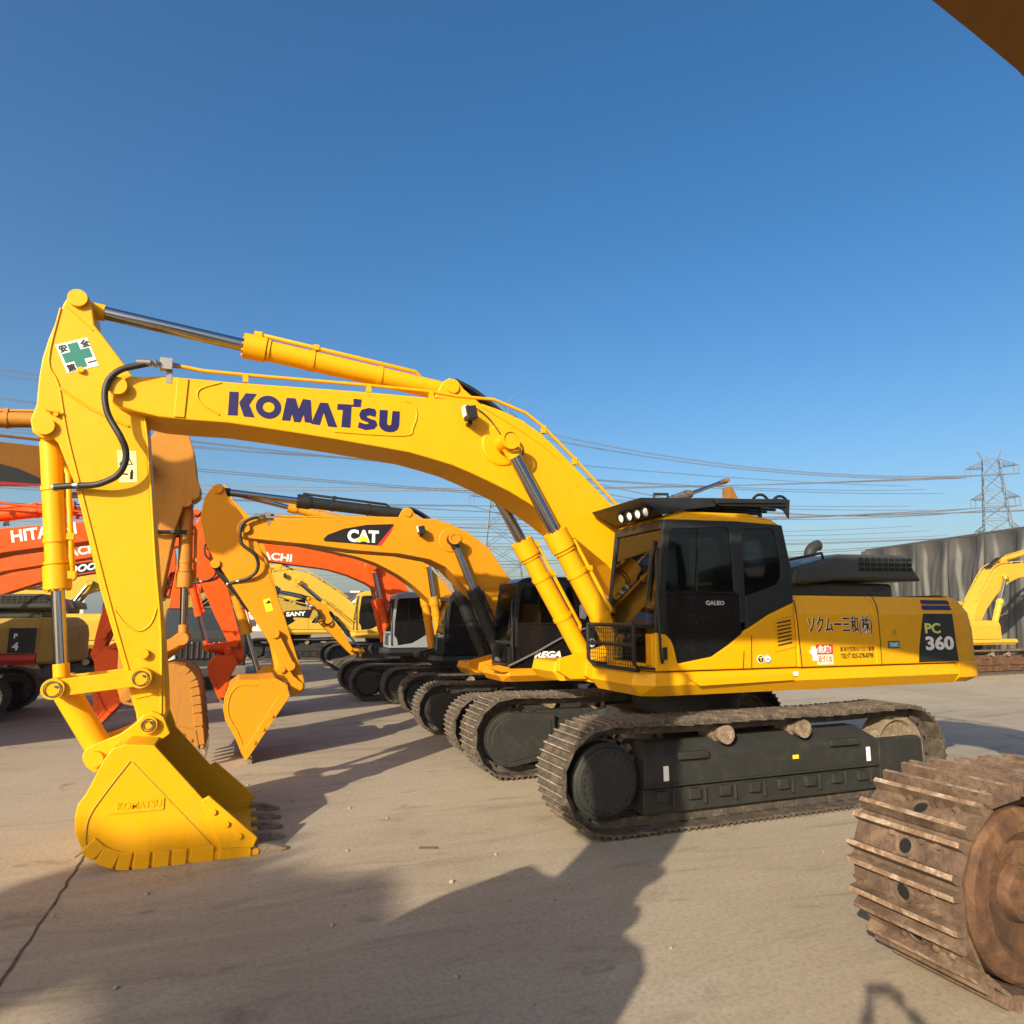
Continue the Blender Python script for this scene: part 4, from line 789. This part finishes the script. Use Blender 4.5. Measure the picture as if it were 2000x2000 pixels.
# ---- unseen machines added behind and left of the camera to cast shade into view
X0, Y0, s = -13.7, -15.9, 1.05; q = loc(X0, s, 1)
R2 = excavator('unseen orange-yellow excavator added behind the camera to shade the concrete at lower left', X0, Y0, s, 1, None, 'cat_yellow', foot=q((-14.15, 2.12)), tip=q((-19.4, 8.2)), p2=q((-22.3, 9.5)), bk_rot=40, detail=0)
X0, Y0, s = -18.6, -.7, 1.0; q = loc(X0, s, -1)
LZ = excavator('unseen old yellow excavator added left of view, bucket raised to shade the orange-yellow machine', X0, Y0, s, -1, ROW2, 'old_yellow', foot=q((-18.2, 2.02)), tip=q((-13.2, 6.9)), p2=q((-10.7, 6.9)), bk_rot=40, detail=0)
# ---- machines facing them, reaching in from the left
X0, Y0, s = -13.3, 3.95, 1.0; q = loc(X0, s, -1)
L1 = excavator('tan-yellow excavator with black badge on its boom, nearest of those reaching in from the left', X0, Y0, s, -1, ROW2, 'tan_yellow', bucketc='tan_worn', tip=q((-6.78, 4.25)), p2=q((-6.74, .97)), BC=q((-6.19, 3.80)), T=q((-6.42, 5.08)), bk_rot=-98, bk_k=.86, chrome='dark_chrome', foot=q((-12.9, 2.02)))
decal('badge_panel', wpts(q, [(-7.95, 3.95), (-8.3, 4.10), (-8.8, 4.22), (-9.4, 4.28), (-9.3, 3.90), (-7.95, 3.88)]), .332, 'black_decal', L1['boom'], side=1)
decal('badge_stripe', wpts(q, [(-7.97, 3.865), (-9.3, 3.86), (-9.3, 3.91), (-7.97, 3.905)]), .336, 'red_decal', L1['boom'], side=1)
X0, Y0, s = -13.3, 7.3, 1.0; q = loc(X0, s, -1)
L2 = excavator('orange excavator with large white boom lettering, behind the tan-yellow one', X0, Y0, s, -1, ROW2, 'orange', boom=wpts(q, [(-12.75, 1.8), (-11.5, 2.3), (-10.3, 2.9), (-9.3, 3.2), (-7.9, 3.48), (-7.35, 3.54), (-7.2, 3.6), (-7.17, 3.75), (-7.25, 3.88), (-8.02, 3.83), (-9.13, 3.67), (-10.2, 3.5), (-11.2, 3.1), (-12.6, 2.25), (-13.05, 2.05), (-13.0, 1.8)]), foot=q((-12.9, 1.9)), tip=q((-7.35, 3.72)), p2=q((-7.72, 1.45)), H=q((-10.3, 3.75)), BT=q((-10.4, 3.2)), bk_rot=-50, bk_k=.86)
o = q((-9.19, 3.39)); text('lettering', 'HITACHI', .29, 'white_decal', L2['boom'], (o[0], .334, o[1]), flip=True, tilt=12, bold=.03, width=1.0)
X0, Y0, s = -15.9, 15.2, 1.0; q = loc(X0, s, -1)
L3 = excavator('orange excavator with smaller white boom lettering, low behind the first orange one', X0, Y0, s, -1, ROW2, 'orange', boom=wpts(q, [(-15.4, 1.65), (-14.6, 1.9), (-13.2, 2.5), (-12.3, 3.0), (-11.42, 3.33), (-9.29, 3.8), (-7.2, 4.18), (-6.85, 4.22), (-6.75, 4.4), (-6.85, 4.55), (-9.41, 4.33), (-11.47, 3.83), (-12.7, 3.35), (-14.4, 2.4), (-15.6, 1.95)]), foot=q((-15.5, 1.8)), tip=q((-6.95, 4.38)), p2=q((-7.3, 1.5)), H=q((-12.0, 4.05)), BT=q((-12.6, 3.15)), bk_rot=-45, bk_k=.86)
o = q((-10.45, 3.66)); text('lettering', 'HITACHI', .33, 'white_decal', L3['boom'], (o[0], .334, o[1]), flip=True, tilt=13, bold=.03, width=1.30)
X0, Y0, s = -16.6, 18.6, 1.0; q = loc(X0, s, -1)
L4 = excavator('red-orange excavator with a black lettered strip on its boom, farthest at the left', X0, Y0, s, -1, ROW2, 'orange', boom=wpts(q, [(-16.0, 1.6), (-15, 1.8), (-13.6, 2.2), (-12.32, 2.81), (-11.25, 3.25), (-9.88, 3.55), (-8.05, 3.82), (-7.9, 4.0), (-8.0, 4.22), (-9.93, 4.08), (-12.39, 3.53), (-14, 2.9), (-15.6, 2.2), (-16.2, 1.95)]), foot=q((-16.1, 1.75)), tip=q((-8.1, 4.0)), p2=q((-8.3, 1.4)), H=q((-12.9, 3.7)), BT=q((-13.2, 2.8)), bk_rot=-45, bk_k=.86)
dp = decal('badge_panel', wpts(q, [(-10.85, 3.45), (-10.7, 3.78), (-8.9, 4.10), (-8.85, 3.80), (-10.7, 3.42)]), .332, 'black_decal', L4['boom'], side=1)
o = q((-10.62, 3.50)); text('lettering', 'DOOSAN', .30, 'white_decal', dp, (o[0], .337, o[1]), flip=True, tilt=12, bold=.04, shear=.3, width=1.45)
X0, Y0, s = -11.8, 10.45, .89
L5 = excavator('dull yellow excavator with a red sill, seen at its tail under the orange booms', X0, Y0, s, 1, None, 'dull_yellow', skirt='red_paint', cylc='dull_yellow', trackm=('track_dark', 'track_steel', 'track_dark'), detail=1)
text('model_lettering', 'P', .15, 'white_decal', L5['doors'][1], (2.52, -1.492, 1.86), bold=.03); text('model_lettering', '4', .24, 'white_decal', L5['doors'][1], (2.50, -1.492, 1.60), bold=.035)
decal('black_panel', rect(2.42, 1.53, 2.95, 2.09), -1.4885, 'black_paint', L5['doors'][1], .002); decal('door_recess', rect(.75, 1.6, 2.15, 2.0), -1.4885, 'dull_yellow', L5['doors'][1], .012)
# ---- yellow machines in the gap between the rows
X0, Y0, s = -9.0, 16.9, .95; q = loc(X0, s, -1)
S1 = excavator('yellow excavator with a black lettered boom strip and an orange arm, in the gap', X0, Y0, s, -1, None, 'old_yellow', armc='cat_yellow', boomc='dull_yellow', cylc='black_paint', bucketc='track_dark', foot=q((-8.4, 1.7)), tip=q((-2.98, 2.2)), p2=q((-1.62, .82)), bk_rot=30, bk_k=.6, detail=1)
dp = decal('badge_panel', wpts(q, [(-4.25, 2.10), (-3.95, 2.31), (-3.1, 2.36), (-3.2, 2.08)]), .332, 'black_decal', S1['boom'], side=1)
o = q((-3.95, 2.13)); text('lettering', 'SANY', .20, 'white_decal', dp, (o[0], .337, o[1]), flip=True, tilt=3, bold=.04, width=.66)
X0, Y0, s = .4, 22.6, 1.0; q = loc(X0, s, 1)
Y1 = excavator('pale yellow excavator far back in the gap with its boom lowered to the left', X0, Y0, s, 1, None, 'old_yellow', cabc='old_yellow', cablow='old_yellow', foot=q((-.6, 1.9)), tip=q((-7.4, 3.1)), p2=q((-7.6, .6)), bk_rot=-40, bk_k=.8)
X0, Y0, s = -13.5, 25.0, 1.0; q = loc(X0, s, -1)
Y4 = excavator('pale yellow excavator far back left, its boom reaching right between the two arms', X0, Y0, s, -1, None, 'old_yellow', cabc='old_yellow', foot=q((-13.0, 1.9)), tip=q((-7.9, 3.6)), p2=q((-7.2, .9)), bk_rot=-50, bk_k=.8)
X0, Y0, s = -16.5, 29.0, 1.0; q = loc(X0, s, -1)
Y5 = excavator('yellow excavator farthest back at left behind the dull yellow tail', X0, Y0, s, -1, None, 'old_yellow', cabc='old_yellow', foot=q((-16.1, 1.9)), tip=q((-10.5, 4.2)), p2=q((-10.3, 1.2)), bk_rot=-50, bk_k=.8)
X0, Y0, s = -2.6, 30.5, 1.0; q = loc(X0, s, 1)
Y6 = excavator('cream-yellow excavator at the back of the gap under the tower block', X0, Y0, s, 1, None, 'old_yellow', cabc='old_yellow', tip=q((-8.6, 2.9)), foot=q((-3.0, 1.9)), p2=q((-8.4, .6)), bk_rot=-50, bk_k=.8)
X0, Y0, s = 21.0, 11.3, .86; q = loc(X0, s, -1)
Y2 = excavator('yellow excavator at the right edge, its boom rising out of frame beside the grey tarpaulin', X0, Y0, s, -1, None, 'old_yellow', cabc='old_yellow', cablow='old_yellow', foot=q((21.4, 1.75)), tip=q((26.8, 4.3)), trackm=('rust_track', 'rust_edge', 'track_dark'))
X0, Y0, s = 5.2, 14.2, 1.1; q = loc(X0, s, -1)
Y3 = excavator('worn cream-yellow excavator whose arm top shows above the black cab roof', X0, Y0, s, -1, None, 'rust_yellow', armc='rust_yellow', boomc='rust_yellow', cylc='track_dark', foot=q((5.66, 2.2)), tip=q((12.2, 6.2)), p2=q((12.5, 3.1)), T=q((12.25, 7.45)), bk_rot=-40)
# ================================================================== truck, tarpaulin, towers, houses
tr = thing('truck', 'dark lorry with teal load bed behind the rows, showing a chrome grille', 'truck', (-6.3, 14.4, 0))
m = MB(); m.loft([[(-1.15, 0, .55), (1.15, 0, .55), (1.15, 1.9, .55), (-1.15, 1.9, .55)], [(-1.15, -.02, 1.5), (1.15, -.02, 1.5), (1.15, 1.9, 1.5), (-1.15, 1.9, 1.5)], [(-1.05, .28, 2.35), (1.05, .28, 2.35), (1.05, 1.85, 2.4), (-1.05, 1.85, 2.4)]]); m.build('cab', 'frame_black', tr, .05)
m = MB(); m.loft([[(-.95, .045, 1.6), (.95, .045, 1.6), (.88, .245, 2.25), (-.88, .245, 2.25)], [(-.95, .02, 1.6), (.95, .02, 1.6), (.88, .22, 2.25), (-.88, .22, 2.25)]]); m.build('windscreen', 'window_dark', tr)
m = MB(); m.box((0, -.03, 1.15), (1.3, .04, .5)); gr = m.build('grille_panel', 'black_paint', tr)
for k in range(9):
    m = MB(); m.box((-.58 + k * .145, -.06, 1.15), (.06, .04, .46)); m.build('grille_bar', 'chrome', gr, .01)
for x in (-.85, .85):
    m = MB(); m.lathe((x, -.02, .95), (0, -1, 0), [(0, .15), (.05, .14), (.07, .09), (.075, 0)], 18); m.build('headlight', 'lamp_glass', tr)
m = MB(); m.box((0, -.1, .55), (2.4, .22, .3)); m.build('bumper', 'bare_steel', tr, .04)
m = MB(); m.box((0, 5.0, 1.35), (2.4, 5.8, 1.1)); m.box((0, 4.0, .65), (.9, 8, .25)); m.build('cargo_bed', 'teal_paint', tr, .03)
for x in (-.95, .95):
    for y in (1.0, 5.5, 6.8):
        m = MB(); m.lathe((x, y, .5), (1, 0, 0), [(-.16, .25), (-.15, .46), (-.11, .5), (.11, .5), (.15, .46), (.16, .25)], 22); wq = m.build('wheel', 'tyre', tr)
        m = MB(); m.lathe((x, y, .5), (1 if x > 0 else -1, 0, 0), [(.05, .28), (.12, .25), (.10, .12), (.17, .1), (.17, 0)], 18); m.build('rim', 'galvanised', wq)
# draped tarpaulin over a long stack
tp = thing('covered_stack', 'long stack under a grey tarpaulin hanging in folds at the right', 'tarpaulin', (31.6, 24.5, 0))
A, B = Vector((0.1, 0.3)), Vector((-4.2, -22)); n = 420; Ln = (B - A).length; u = (B - A) / Ln; nn = Vector((-u.y, u.x)); nn = nn if nn.x < 0 else -nn
rows = []
def fold(t, z):
    k = 2.3; c = t / k; ph = c - math.floor(c); d = 1 - z / 6.3; h1 = math.sin(math.floor(c) * 12.9) * .5
    e = min(ph, 1 - ph)                                    # distance to the nearest tie point
    swag = 0
    for n_ in range(1, 5):                                 # creases fanning out below each tie point
        sp = .10 * n_ + d * (.10 + .16 * n_)
        swag += .16 * math.exp(-((e - sp * .45) / (.025 + .05 * d)) ** 2) * min(1, d * 4)
    belly = -.30 * math.sin(math.pi * ph) ** 2 * math.exp(-((d - .10) / .13) ** 2)
    return .35 + .35 * d + swag * (1 + h1) + belly + .10 * math.sin(6.28 * t / 1.13 + h1 * 3) * d + .05 * math.sin(6.28 * t / .41 + 4 * d) * d
m = MB()
for j in range(26):
    z = 6.3 * (1 - j / 25); rows.append([])
    for i in range(n + 1):
        t = Ln * i / n; p = A + u * t + nn * fold(t, z); rows[-1].append((p.x, p.y, z + .02 * math.sin(t * 1.3) * (j == 0)))
m.loft(rows, 0, False, True, False); m.build('drape', 'tarp', tp)
m = MB(); a = A + nn * .1; b_ = B + nn * .1; c = B - nn * 9; d = A - nn * 9
m.loft([[(p.x, p.y, 6.28) for p in (a, b_, c, d)], [(p.x, p.y, 6.45) for p in (a, b_, c, d)]]); m.build('top_cover', 'tarp', tp, .05)
m = MB(); a, b_ = A - nn * .6, B - nn * .6; m.loft([[(p.x, p.y, 0) for p in (a, b_, c, d)], [(p.x, p.y, 6.27) for p in (a, b_, c, d)]]); m.build('stack', 'wall_grey', tp)
def pylon(name, label, x, y, H, base, top, arms, yaw, peak=2.2):
    t = thing(name, label, 'power pylon', (x, y, 0), yaw, 1, 'lattice power pylons on the skyline')
    m = MB(); N = 11; r = .07
    def ring(k): f = k / N; w_ = base + (top - base) * f ** .75; z = H * f; return [(sx * w_ / 2, sy * w_ / 2, z) for sx, sy in ((-1, -1), (1, -1), (1, 1), (-1, 1))]
    for k in range(N):
        a, b_ = ring(k), ring(k + 1)
        for i in range(4):
            j = (i + 1) % 4; m.tube(a[i], b_[i], r * 1.5, n=4); m.tube(a[i], b_[j], r, n=3); m.tube(a[j], b_[i], r, n=3); m.tube(b_[i], b_[j], r, n=3)
    m.build('lattice_body', 'galvanised', t)
    tips = []
    for z, hl in arms:
        for sg in (-1, 1):
            m = MB(); tip_ = Vector((sg * hl, 0, z)); h = top * .5
            w0 = (base + (top - base) * (z / H) ** .75) / 2
            cs = [Vector((sg * w0, -w0, z)), Vector((sg * w0, w0, z)), Vector((sg * w0, -w0, z + 1.3)), Vector((sg * w0, w0, z + 1.3))]
            for c_ in cs: m.tube(c_, tip_, .09, .06, n=4)
            for k in range(1, 4):
                f = k / 4; pp = [c_.lerp(tip_, f) for c_ in cs]; m.tube(pp[0], pp[1], .05, n=3); m.tube(pp[0], pp[2], .05, n=3); m.tube(pp[1], pp[3], .05, n=3); qq = [c_.lerp(tip_, f - .25) for c_ in cs]; m.tube(qq[0], pp[2], .05, n=3); m.tube(qq[1], pp[0], .05, n=3)
            ao = m.build('cross_arm', 'galvanised', t)
            for dx in (0, .9):
                m = MB(); p = tip_ - Vector((sg * dx, 0, 0)); m.tube(p, p - Vector((0, 0, 2.0)), .10, n=6); m.build('insulator', 'galvanised', ao)
            tips.append(Matrix.Translation((x, y, 0)) @ Matrix.Rotation(yaw, 4, 'Z') @ Vector((sg * hl, 0, z - 2.0)))
    for sg in (-1, 1):
        m = MB(); a = Vector((0, 0, H)); e = Vector((sg * 2.4, 0, H + peak)); m.tube((sg * top * .5, -top * .4, H), e, .09, .05, n=4); m.tube((sg * top * .5, top * .4, H), e, .09, .05, n=4); m.tube((-sg * top * .3, 0, H), e, .07, n=4); m.build('earth_wire_horn', 'galvanised', t)
    return tips
tA = pylon('power_pylon', 'tall lattice pylon standing behind the bend of the yellow boom', 44, 124, 47, 11, 1.9, [(44.6, 3.0), (36, 5.5), (27.5, 7.0)], R(-20))
tB = pylon('power_pylon', 'pale lattice pylon with three arms above the grey tarpaulin', 151.5, 94, 38, 9.5, 3.0, [(36.2, 5.0), (29.0, 4.6), (21.6, 4.4)], R(-50))
tC = pylon('power_pylon', 'second pale pylon cut by the right edge of the photo', 217, 120, 41, 9.5, 3.0, [(36.2, 5.0), (29.0, 4.6), (21.6, 4.4)], R(-50))
def wire(a, b_, sag, r, label, group, sp=.35):
    pts = []
    for i in range(33):
        f = i / 32; p = Vector(a).lerp(Vector(b_), f); p.z -= 4 * sag * f * (1 - f); pts.append(p)
    m = MB(); d = (Vector(b_) - Vector(a)).normalized(); off = Vector((-d.y, d.x, 0)) * sp
    m.path([p + off for p in pts], r, 4, smooth=0); m.path([p - off for p in pts], r, 4, smooth=0)
    for k in (8, 16, 24): m.tube(pts[k] + off, pts[k] - off, .07, n=4)
    tag(m.build('power_line', 'cable_metal'), label, 'power line', group)
far = [Vector((-190, 96, z)) for z in (47, 47, 40, 40, 33, 33)]
for k in range(6):
    wire(tA[k], tB[k], 3.5 + .8 * k, .06, 'twin power line sagging between the two pylons right of the boom', 'lines between the pylons')
    wire(tA[k], far[k] + Vector((0, (k % 2) * 9, 0)), 4.5 + .5 * k, .045, 'twin power line crossing the sky under the yellow boom to the left edge', 'lines leaving to the left')
    wire(tB[k], Vector((-260, 260 + 8 * (k % 2), 52 - 6 * (k // 2))), 9 + k, .07, 'thin distant power line running level to the pale pylon', 'distant level lines')
    wire(tC[k], Vector((-300, 330 + 9 * (k % 2), 56 - 7 * (k // 2))), 10 + k, .085, 'thin distant power line running level to the pylon at the right edge', 'farthest lines')
for k in range(9):
    z = 17 + 2.3 * k
    wire((168, 118 + 5 * (k % 3), 24 + 1.9 * k), (-150, 74 + 6 * (k % 3), z), 5.5 + .7 * (k % 4), .038, 'single thin power line sloping down across the sky behind the raised arms', 'single lines crossing behind the arms', .22)
# ---- houses and tower block
def house(x, y, wd, dp_, h, rh, label, mat='wall_cream', yaw=0.0, wins=4, gable=True):
    t = thing('house', label, 'house', (x, y, 0), yaw, 1, 'low houses on the horizon')
    m = MB(); m.box((0, 0, h / 2), (wd, dp_, h)); wo = m.build('wall', mat, t)
    m = MB(); m.loft([[(-wd / 2 - .4, -dp_ / 2 - .5, h), (wd / 2 + .4, -dp_ / 2 - .5, h), (wd / 2 + .4, dp_ / 2 + .5, h), (-wd / 2 - .4, dp_ / 2 + .5, h)], [(-wd / 2 + 1.4, -.1, h + rh), (wd / 2 - 1.4, -.1, h + rh), (wd / 2 - 1.4, .1, h + rh), (-wd / 2 + 1.4, .1, h + rh)]]); m.build('roof', 'roof_slate', t)
    if gable:
        m = MB(); m.prism([(-1.9, h - .3), (1.9, h - .3), (0, h + rh * .8)], -dp_ / 2 - .9, -dp_ / 2 + 1); m.build('gable', 'wall_cream', t)
        m = MB(); m.loft([[(-2.3, y_, h - .35), (0, y_, h + rh * .85), (2.3, y_, h - .35), (2.3, y_, h - .1), (0, y_, h + rh * .95 + .2), (-2.3, y_, h - .1)] for y_ in (-dp_ / 2 - 1.1, 0)]); m.build('gable_roof', 'roof_slate', t)
        for xx in (-.35, .35):
            m = MB(); m.box((xx, -dp_ / 2 - .91, h + .35), (.35, .06, .5)); m.build('window', 'window_dark', t)
    for k in range(wins):
        for z in (h * .72, h * .3):
            m = MB(); m.box((-wd / 2 + (k + .5) * wd / wins, -dp_ / 2 - .02, z), (1.1, .08, 1.2)); m.build('window', 'window_dark', t)
house(15, 116, 13, 8, 4.9, 1.8, 'cream house with a white gable and slate roof in front of the tower block', yaw=R(-20))
house(2, 122, 12, 8, 4.6, 1.2, 'low pale house with a dark roof left of the gabled house', 'wall_pale', R(-20), gable=False)
house(28, 118, 12, 8, 4.5, 1.3, 'low cream house with a dark roof right of the gabled house', yaw=R(-20), gable=False)
house(-47, 112, 13, 8, 5.6, 1.8, 'pale house with a stepped roof at the far left under the orange booms', 'wall_pale', R(15))
house(-36, 128, 10, 8, 6.2, 1.0, 'white flat-topped house at the far left behind the dull yellow tail', 'cream_white', R(15), gable=False)
ap = thing('tower_block', 'pale high-rise block with dark vertical window bands on the horizon', 'tower block', (56, 401, 0), R(-21))
m = MB(); m.box((0, 0, 8.5), (11, 11, 17)); m.box((0, 0, 17.6), (6, 6, 1.4)); m.build('wall', 'wall_pale', ap)
for x in (-3.9, 0, 3.9):
    m = MB(); m.box((x, -5.55, 8.7), (1.7 if x else 2.4, .3, 16)); m.build('window_band', 'wall_grey', ap)
def bare_tree(x, y, h, label):
    t = thing('bare_tree', label, 'tree', (x, y, 0), 0, 1, 'bare trees on the horizon')
    m = MB(); m.tube((0, 0, 0), (.1, 0, h * .5), .16, .10, n=7); tw = MB()
    for k in range(34):
        a = random.uniform(0, 6.28); e = random.uniform(.25, 1.4); L_ = h * random.uniform(.3, .62); s_ = Vector((.1, 0, h * random.uniform(.3, .55)))
        p = s_ + Vector((math.cos(a) * math.cos(e), math.sin(a) * math.cos(e), math.sin(e))) * L_; m.tube(s_, p, .05, .015, n=4)
        for _ in range(9):
            b_ = s_.lerp(p, random.uniform(.35, 1)); c = b_ + Vector((random.gauss(0, 1), random.gauss(0, 1), random.gauss(.4, 1))).normalized() * h * random.uniform(.06, .16)
            tw.tube(b_, c, .02, .008, n=3)
            for _ in range(3): w_ = c + Vector((random.gauss(0, .2), random.gauss(0, .2), random.gauss(0, .2))); tw.box(w_, (.12, .02, .08), Matrix.Rotation(random.uniform(0, 3), 3, 'Z'))
    m.build('trunk', 'bark', t); tw.build('crown', 'twig_leaf', t)
for x, y, h, l in ((-33, 96, 5.2, 'leafless tree right of the flat-topped house at the far left'), (-29, 100, 4.4, 'shorter leafless tree beside the yellow machine at far left'), (9, 130, 6.2, 'thin leafless tree above the low pale roof'), (4, 134, 6.6, 'leafless treetop showing left of the tower block'), (33, 128, 6.0, 'leafless tree right of the cream house')): bare_tree(x, y, h, l)
# ---- bits on the concrete
for k in range(110):
    x, y = random.uniform(-6.5, 6), random.uniform(-4.5, 3)
    if x > -3 and abs(y) < 1.8: continue
    r = random.uniform(.008, .022); m = MB(); m.lathe((x, y, 0), (random.gauss(0, .2), random.gauss(0, .2), 1), [(0, r * .9), (r * .5, r), (r * .9, r * .5), (r, 0)], 6); tag(m.build('pebble', 'stone_chip'), 'small grey stone chip lying loose on the concrete', 'stone', 'stone chips on the concrete')
m = MB(); m.box((-3.62, -1.15, .008), (.16, .025, .012), Matrix.Rotation(R(-20), 3, 'Z')); tag(m.build('stick', 'bark'), 'short dark splinter lying on the concrete left of the front track', 'stick')

# ---- the photographer, arms raised with a phone right behind the viewpoint (only the shadow is in view)
def skin(name, pts, edges, mat, parent, root=0, lv=2):
    me = bpy.data.meshes.new(name); me.from_pydata([p[0] for p in pts], edges, []); me.materials.append(MATS[mat])
    o = bpy.data.objects.new(name, me); C.objects.link(o); o.parent = parent
    sk = o.modifiers.new('skin', 'SKIN'); sk.use_smooth_shade = True
    ly = me.skin_vertices[0].data if me.skin_vertices else None
    if ly is None:
        bm = bmesh.new(); bm.from_mesh(me); bm.verts.layers.skin.verify(); bm.to_mesh(me); bm.free(); ly = me.skin_vertices[0].data
    for i, p in enumerate(pts): ly[i].radius = (p[1], p[2] if len(p) > 2 else p[1]); ly[i].use_root = i == root
    sb = o.modifiers.new('subdivision', 'SUBSURF'); sb.levels = sb.render_levels = lv
    return o
plain('skin_tone', (.40, .23, .15), .55, 0, .05); plain('jacket_cloth', (.03, .035, .05), .9); plain('trouser_cloth', (.04, .04, .045), .9); plain('hair_black', (.01, .009, .008), .6)
ph = thing('person', 'person behind the viewpoint in a dark jacket, both arms raised holding a phone', 'person', (-5.47, -7.96, 0), R(-21.3))
J = [((0, 0, .95), .14, .11), ((0, .0, 1.12), .13, .10), ((0, .0, 1.32), .16, .11), ((0, .0, 1.47), .10, .08), ((0, .02, 1.56), .055), ((0, .04, 1.68), .085, .10), ((0, .03, 1.79), .07, .085),
     ((-.19, 0, 1.47), .07), ((-.30, .15, 1.60), .05), ((-.15, .33, 1.90), .038), ((-.10, .38, 1.97), .028, .034),
     ((.19, 0, 1.47), .07), ((.30, .15, 1.60), .05), ((.15, .33, 1.90), .038), ((.10, .38, 1.97), .028, .034),
     ((-.10, 0, .86), .10), ((-.11, .03, .50), .065), ((-.12, -.02, .10), .045), ((-.12, .10, .04), .042, .03),
     ((.10, 0, .86), .10), ((.11, .03, .50), .065), ((.12, -.02, .10), .045), ((.12, .10, .04), .042, .03)]
skin('body', J, [(0, 1), (1, 2), (2, 3), (3, 4), (4, 5), (5, 6), (3, 7), (7, 8), (8, 9), (9, 10), (3, 11), (11, 12), (12, 13), (13, 14), (0, 15), (15, 16), (16, 17), (17, 18), (0, 19), (19, 20), (20, 21), (21, 22)], 'skin_tone', ph)
K2 = [((0, 0, .76), .19, .16), ((0, 0, 1.12), .155, .125), ((0, 0, 1.32), .18, .13), ((0, 0, 1.48), .11, .095), ((-.20, 0, 1.49), .095), ((-.31, .15, 1.64), .082), ((-.165, .31, 1.89), .065), ((.20, 0, 1.49), .095), ((.31, .15, 1.64), .082), ((.165, .31, 1.89), .065)]
skin('jacket', K2, [(0, 1), (1, 2), (2, 3), (3, 4), (4, 5), (5, 6), (3, 7), (7, 8), (8, 9)], 'jacket_cloth', ph)
K3 = [((0, 0, 1.04), .15, .12), ((-.10, 0, .85), .115), ((-.11, .03, .50), .082), ((-.12, -.02, .12), .07), ((.10, 0, .85), .115), ((.11, .03, .50), .082), ((.12, -.02, .12), .07)]
skin('trousers', K3, [(0, 1), (1, 2), (2, 3), (0, 4), (4, 5), (5, 6)], 'trouser_cloth', ph)
skin('hair', [((0, .0, 1.76), .085, .09), ((0, .03, 1.83), .075, .085)], [(0, 1)], 'hair_black', ph)
for sg in (-1, 1):
    for k in range(4):
        b0 = Vector((sg * .095, .385, 1.955 + k * .022)); m = [(tuple(b0), .010), ((sg * .088, .43, 1.965 + k * .022), .009), ((sg * .075, .452, 1.97 + k * .022), .008), ((sg * .055, .455, 1.972 + k * .022), .007)]
        skin('finger', m, [(0, 1), (1, 2), (2, 3)], 'skin_tone', ph, lv=1)
    skin('thumb', [((sg * .095, .375, 1.95), .012), ((sg * .075, .395, 1.985), .010), ((sg * .055, .405, 2.01), .008)], [(0, 1), (1, 2)], 'skin_tone', ph, lv=1)
    m = MB(); m.lathe((sg * .03, .122, 1.70), (0, 1, 0), [(0, .013), (.006, .010), (.009, .0)], 10); m.build('eye', 'black_decal', ph)
    m = MB(); m.lathe((sg * .085, .03, 1.69), (sg, 0, 0), [(0, .03), (.012, .032), (.018, .02), (.018, 0)], 12); m.build('ear', 'skin_tone', ph)
m = MB(); m.loft([[(-.018, .125, 1.645), (.018, .125, 1.645), (.008, .12, 1.70), (-.008, .12, 1.70)], [(-.010, .152, 1.65), (.010, .152, 1.65), (.004, .13, 1.70), (-.004, .13, 1.70)]]); m.build('nose', 'skin_tone', ph, .004)
m = MB(); m.box((0, .128, 1.615), (.045, .012, .010)); m.build('mouth', 'red_decal', ph, .003)
fw = Vector((0.35940, 0.92018, 0.15524)); pc = camo.location - fw * .035
ph2 = thing('phone', 'dark phone held up in both hands behind the viewpoint', 'phone', tuple(pc), 0)
ph2.rotation_euler = fw.to_track_quat('Y', 'Z').to_euler()
m = MB(); m.box((.0, 0, -.015), (.150, .008, .072)); m.build('case', 'black_paint', ph2, .004)
m = MB(); m.box((.0, -.0045, -.015), (.142, .001, .066)); m.build('screen', 'gloss_black', ph2)

# ---- thin winter haze filling the air
hz = bpy.data.materials.new('haze_air'); hz.use_nodes = True; n = hz.node_tree.nodes; n.remove(n['Principled BSDF']); v = n.new('ShaderNodeVolumePrincipled'); v.inputs['Color'].default_value = (.80, .86, .92, 1); v.inputs['Density'].default_value = .00035; v.inputs['Anisotropy'].default_value = .2
hz.node_tree.links.new(v.outputs[0], n['Material Output'].inputs['Volume']); MATS['haze_air'] = hz
m = MB(); m.box((0, 0, 29.5), (4000, 4000, 61)); struct(m.build('haze', 'haze_air'), 'stuff')
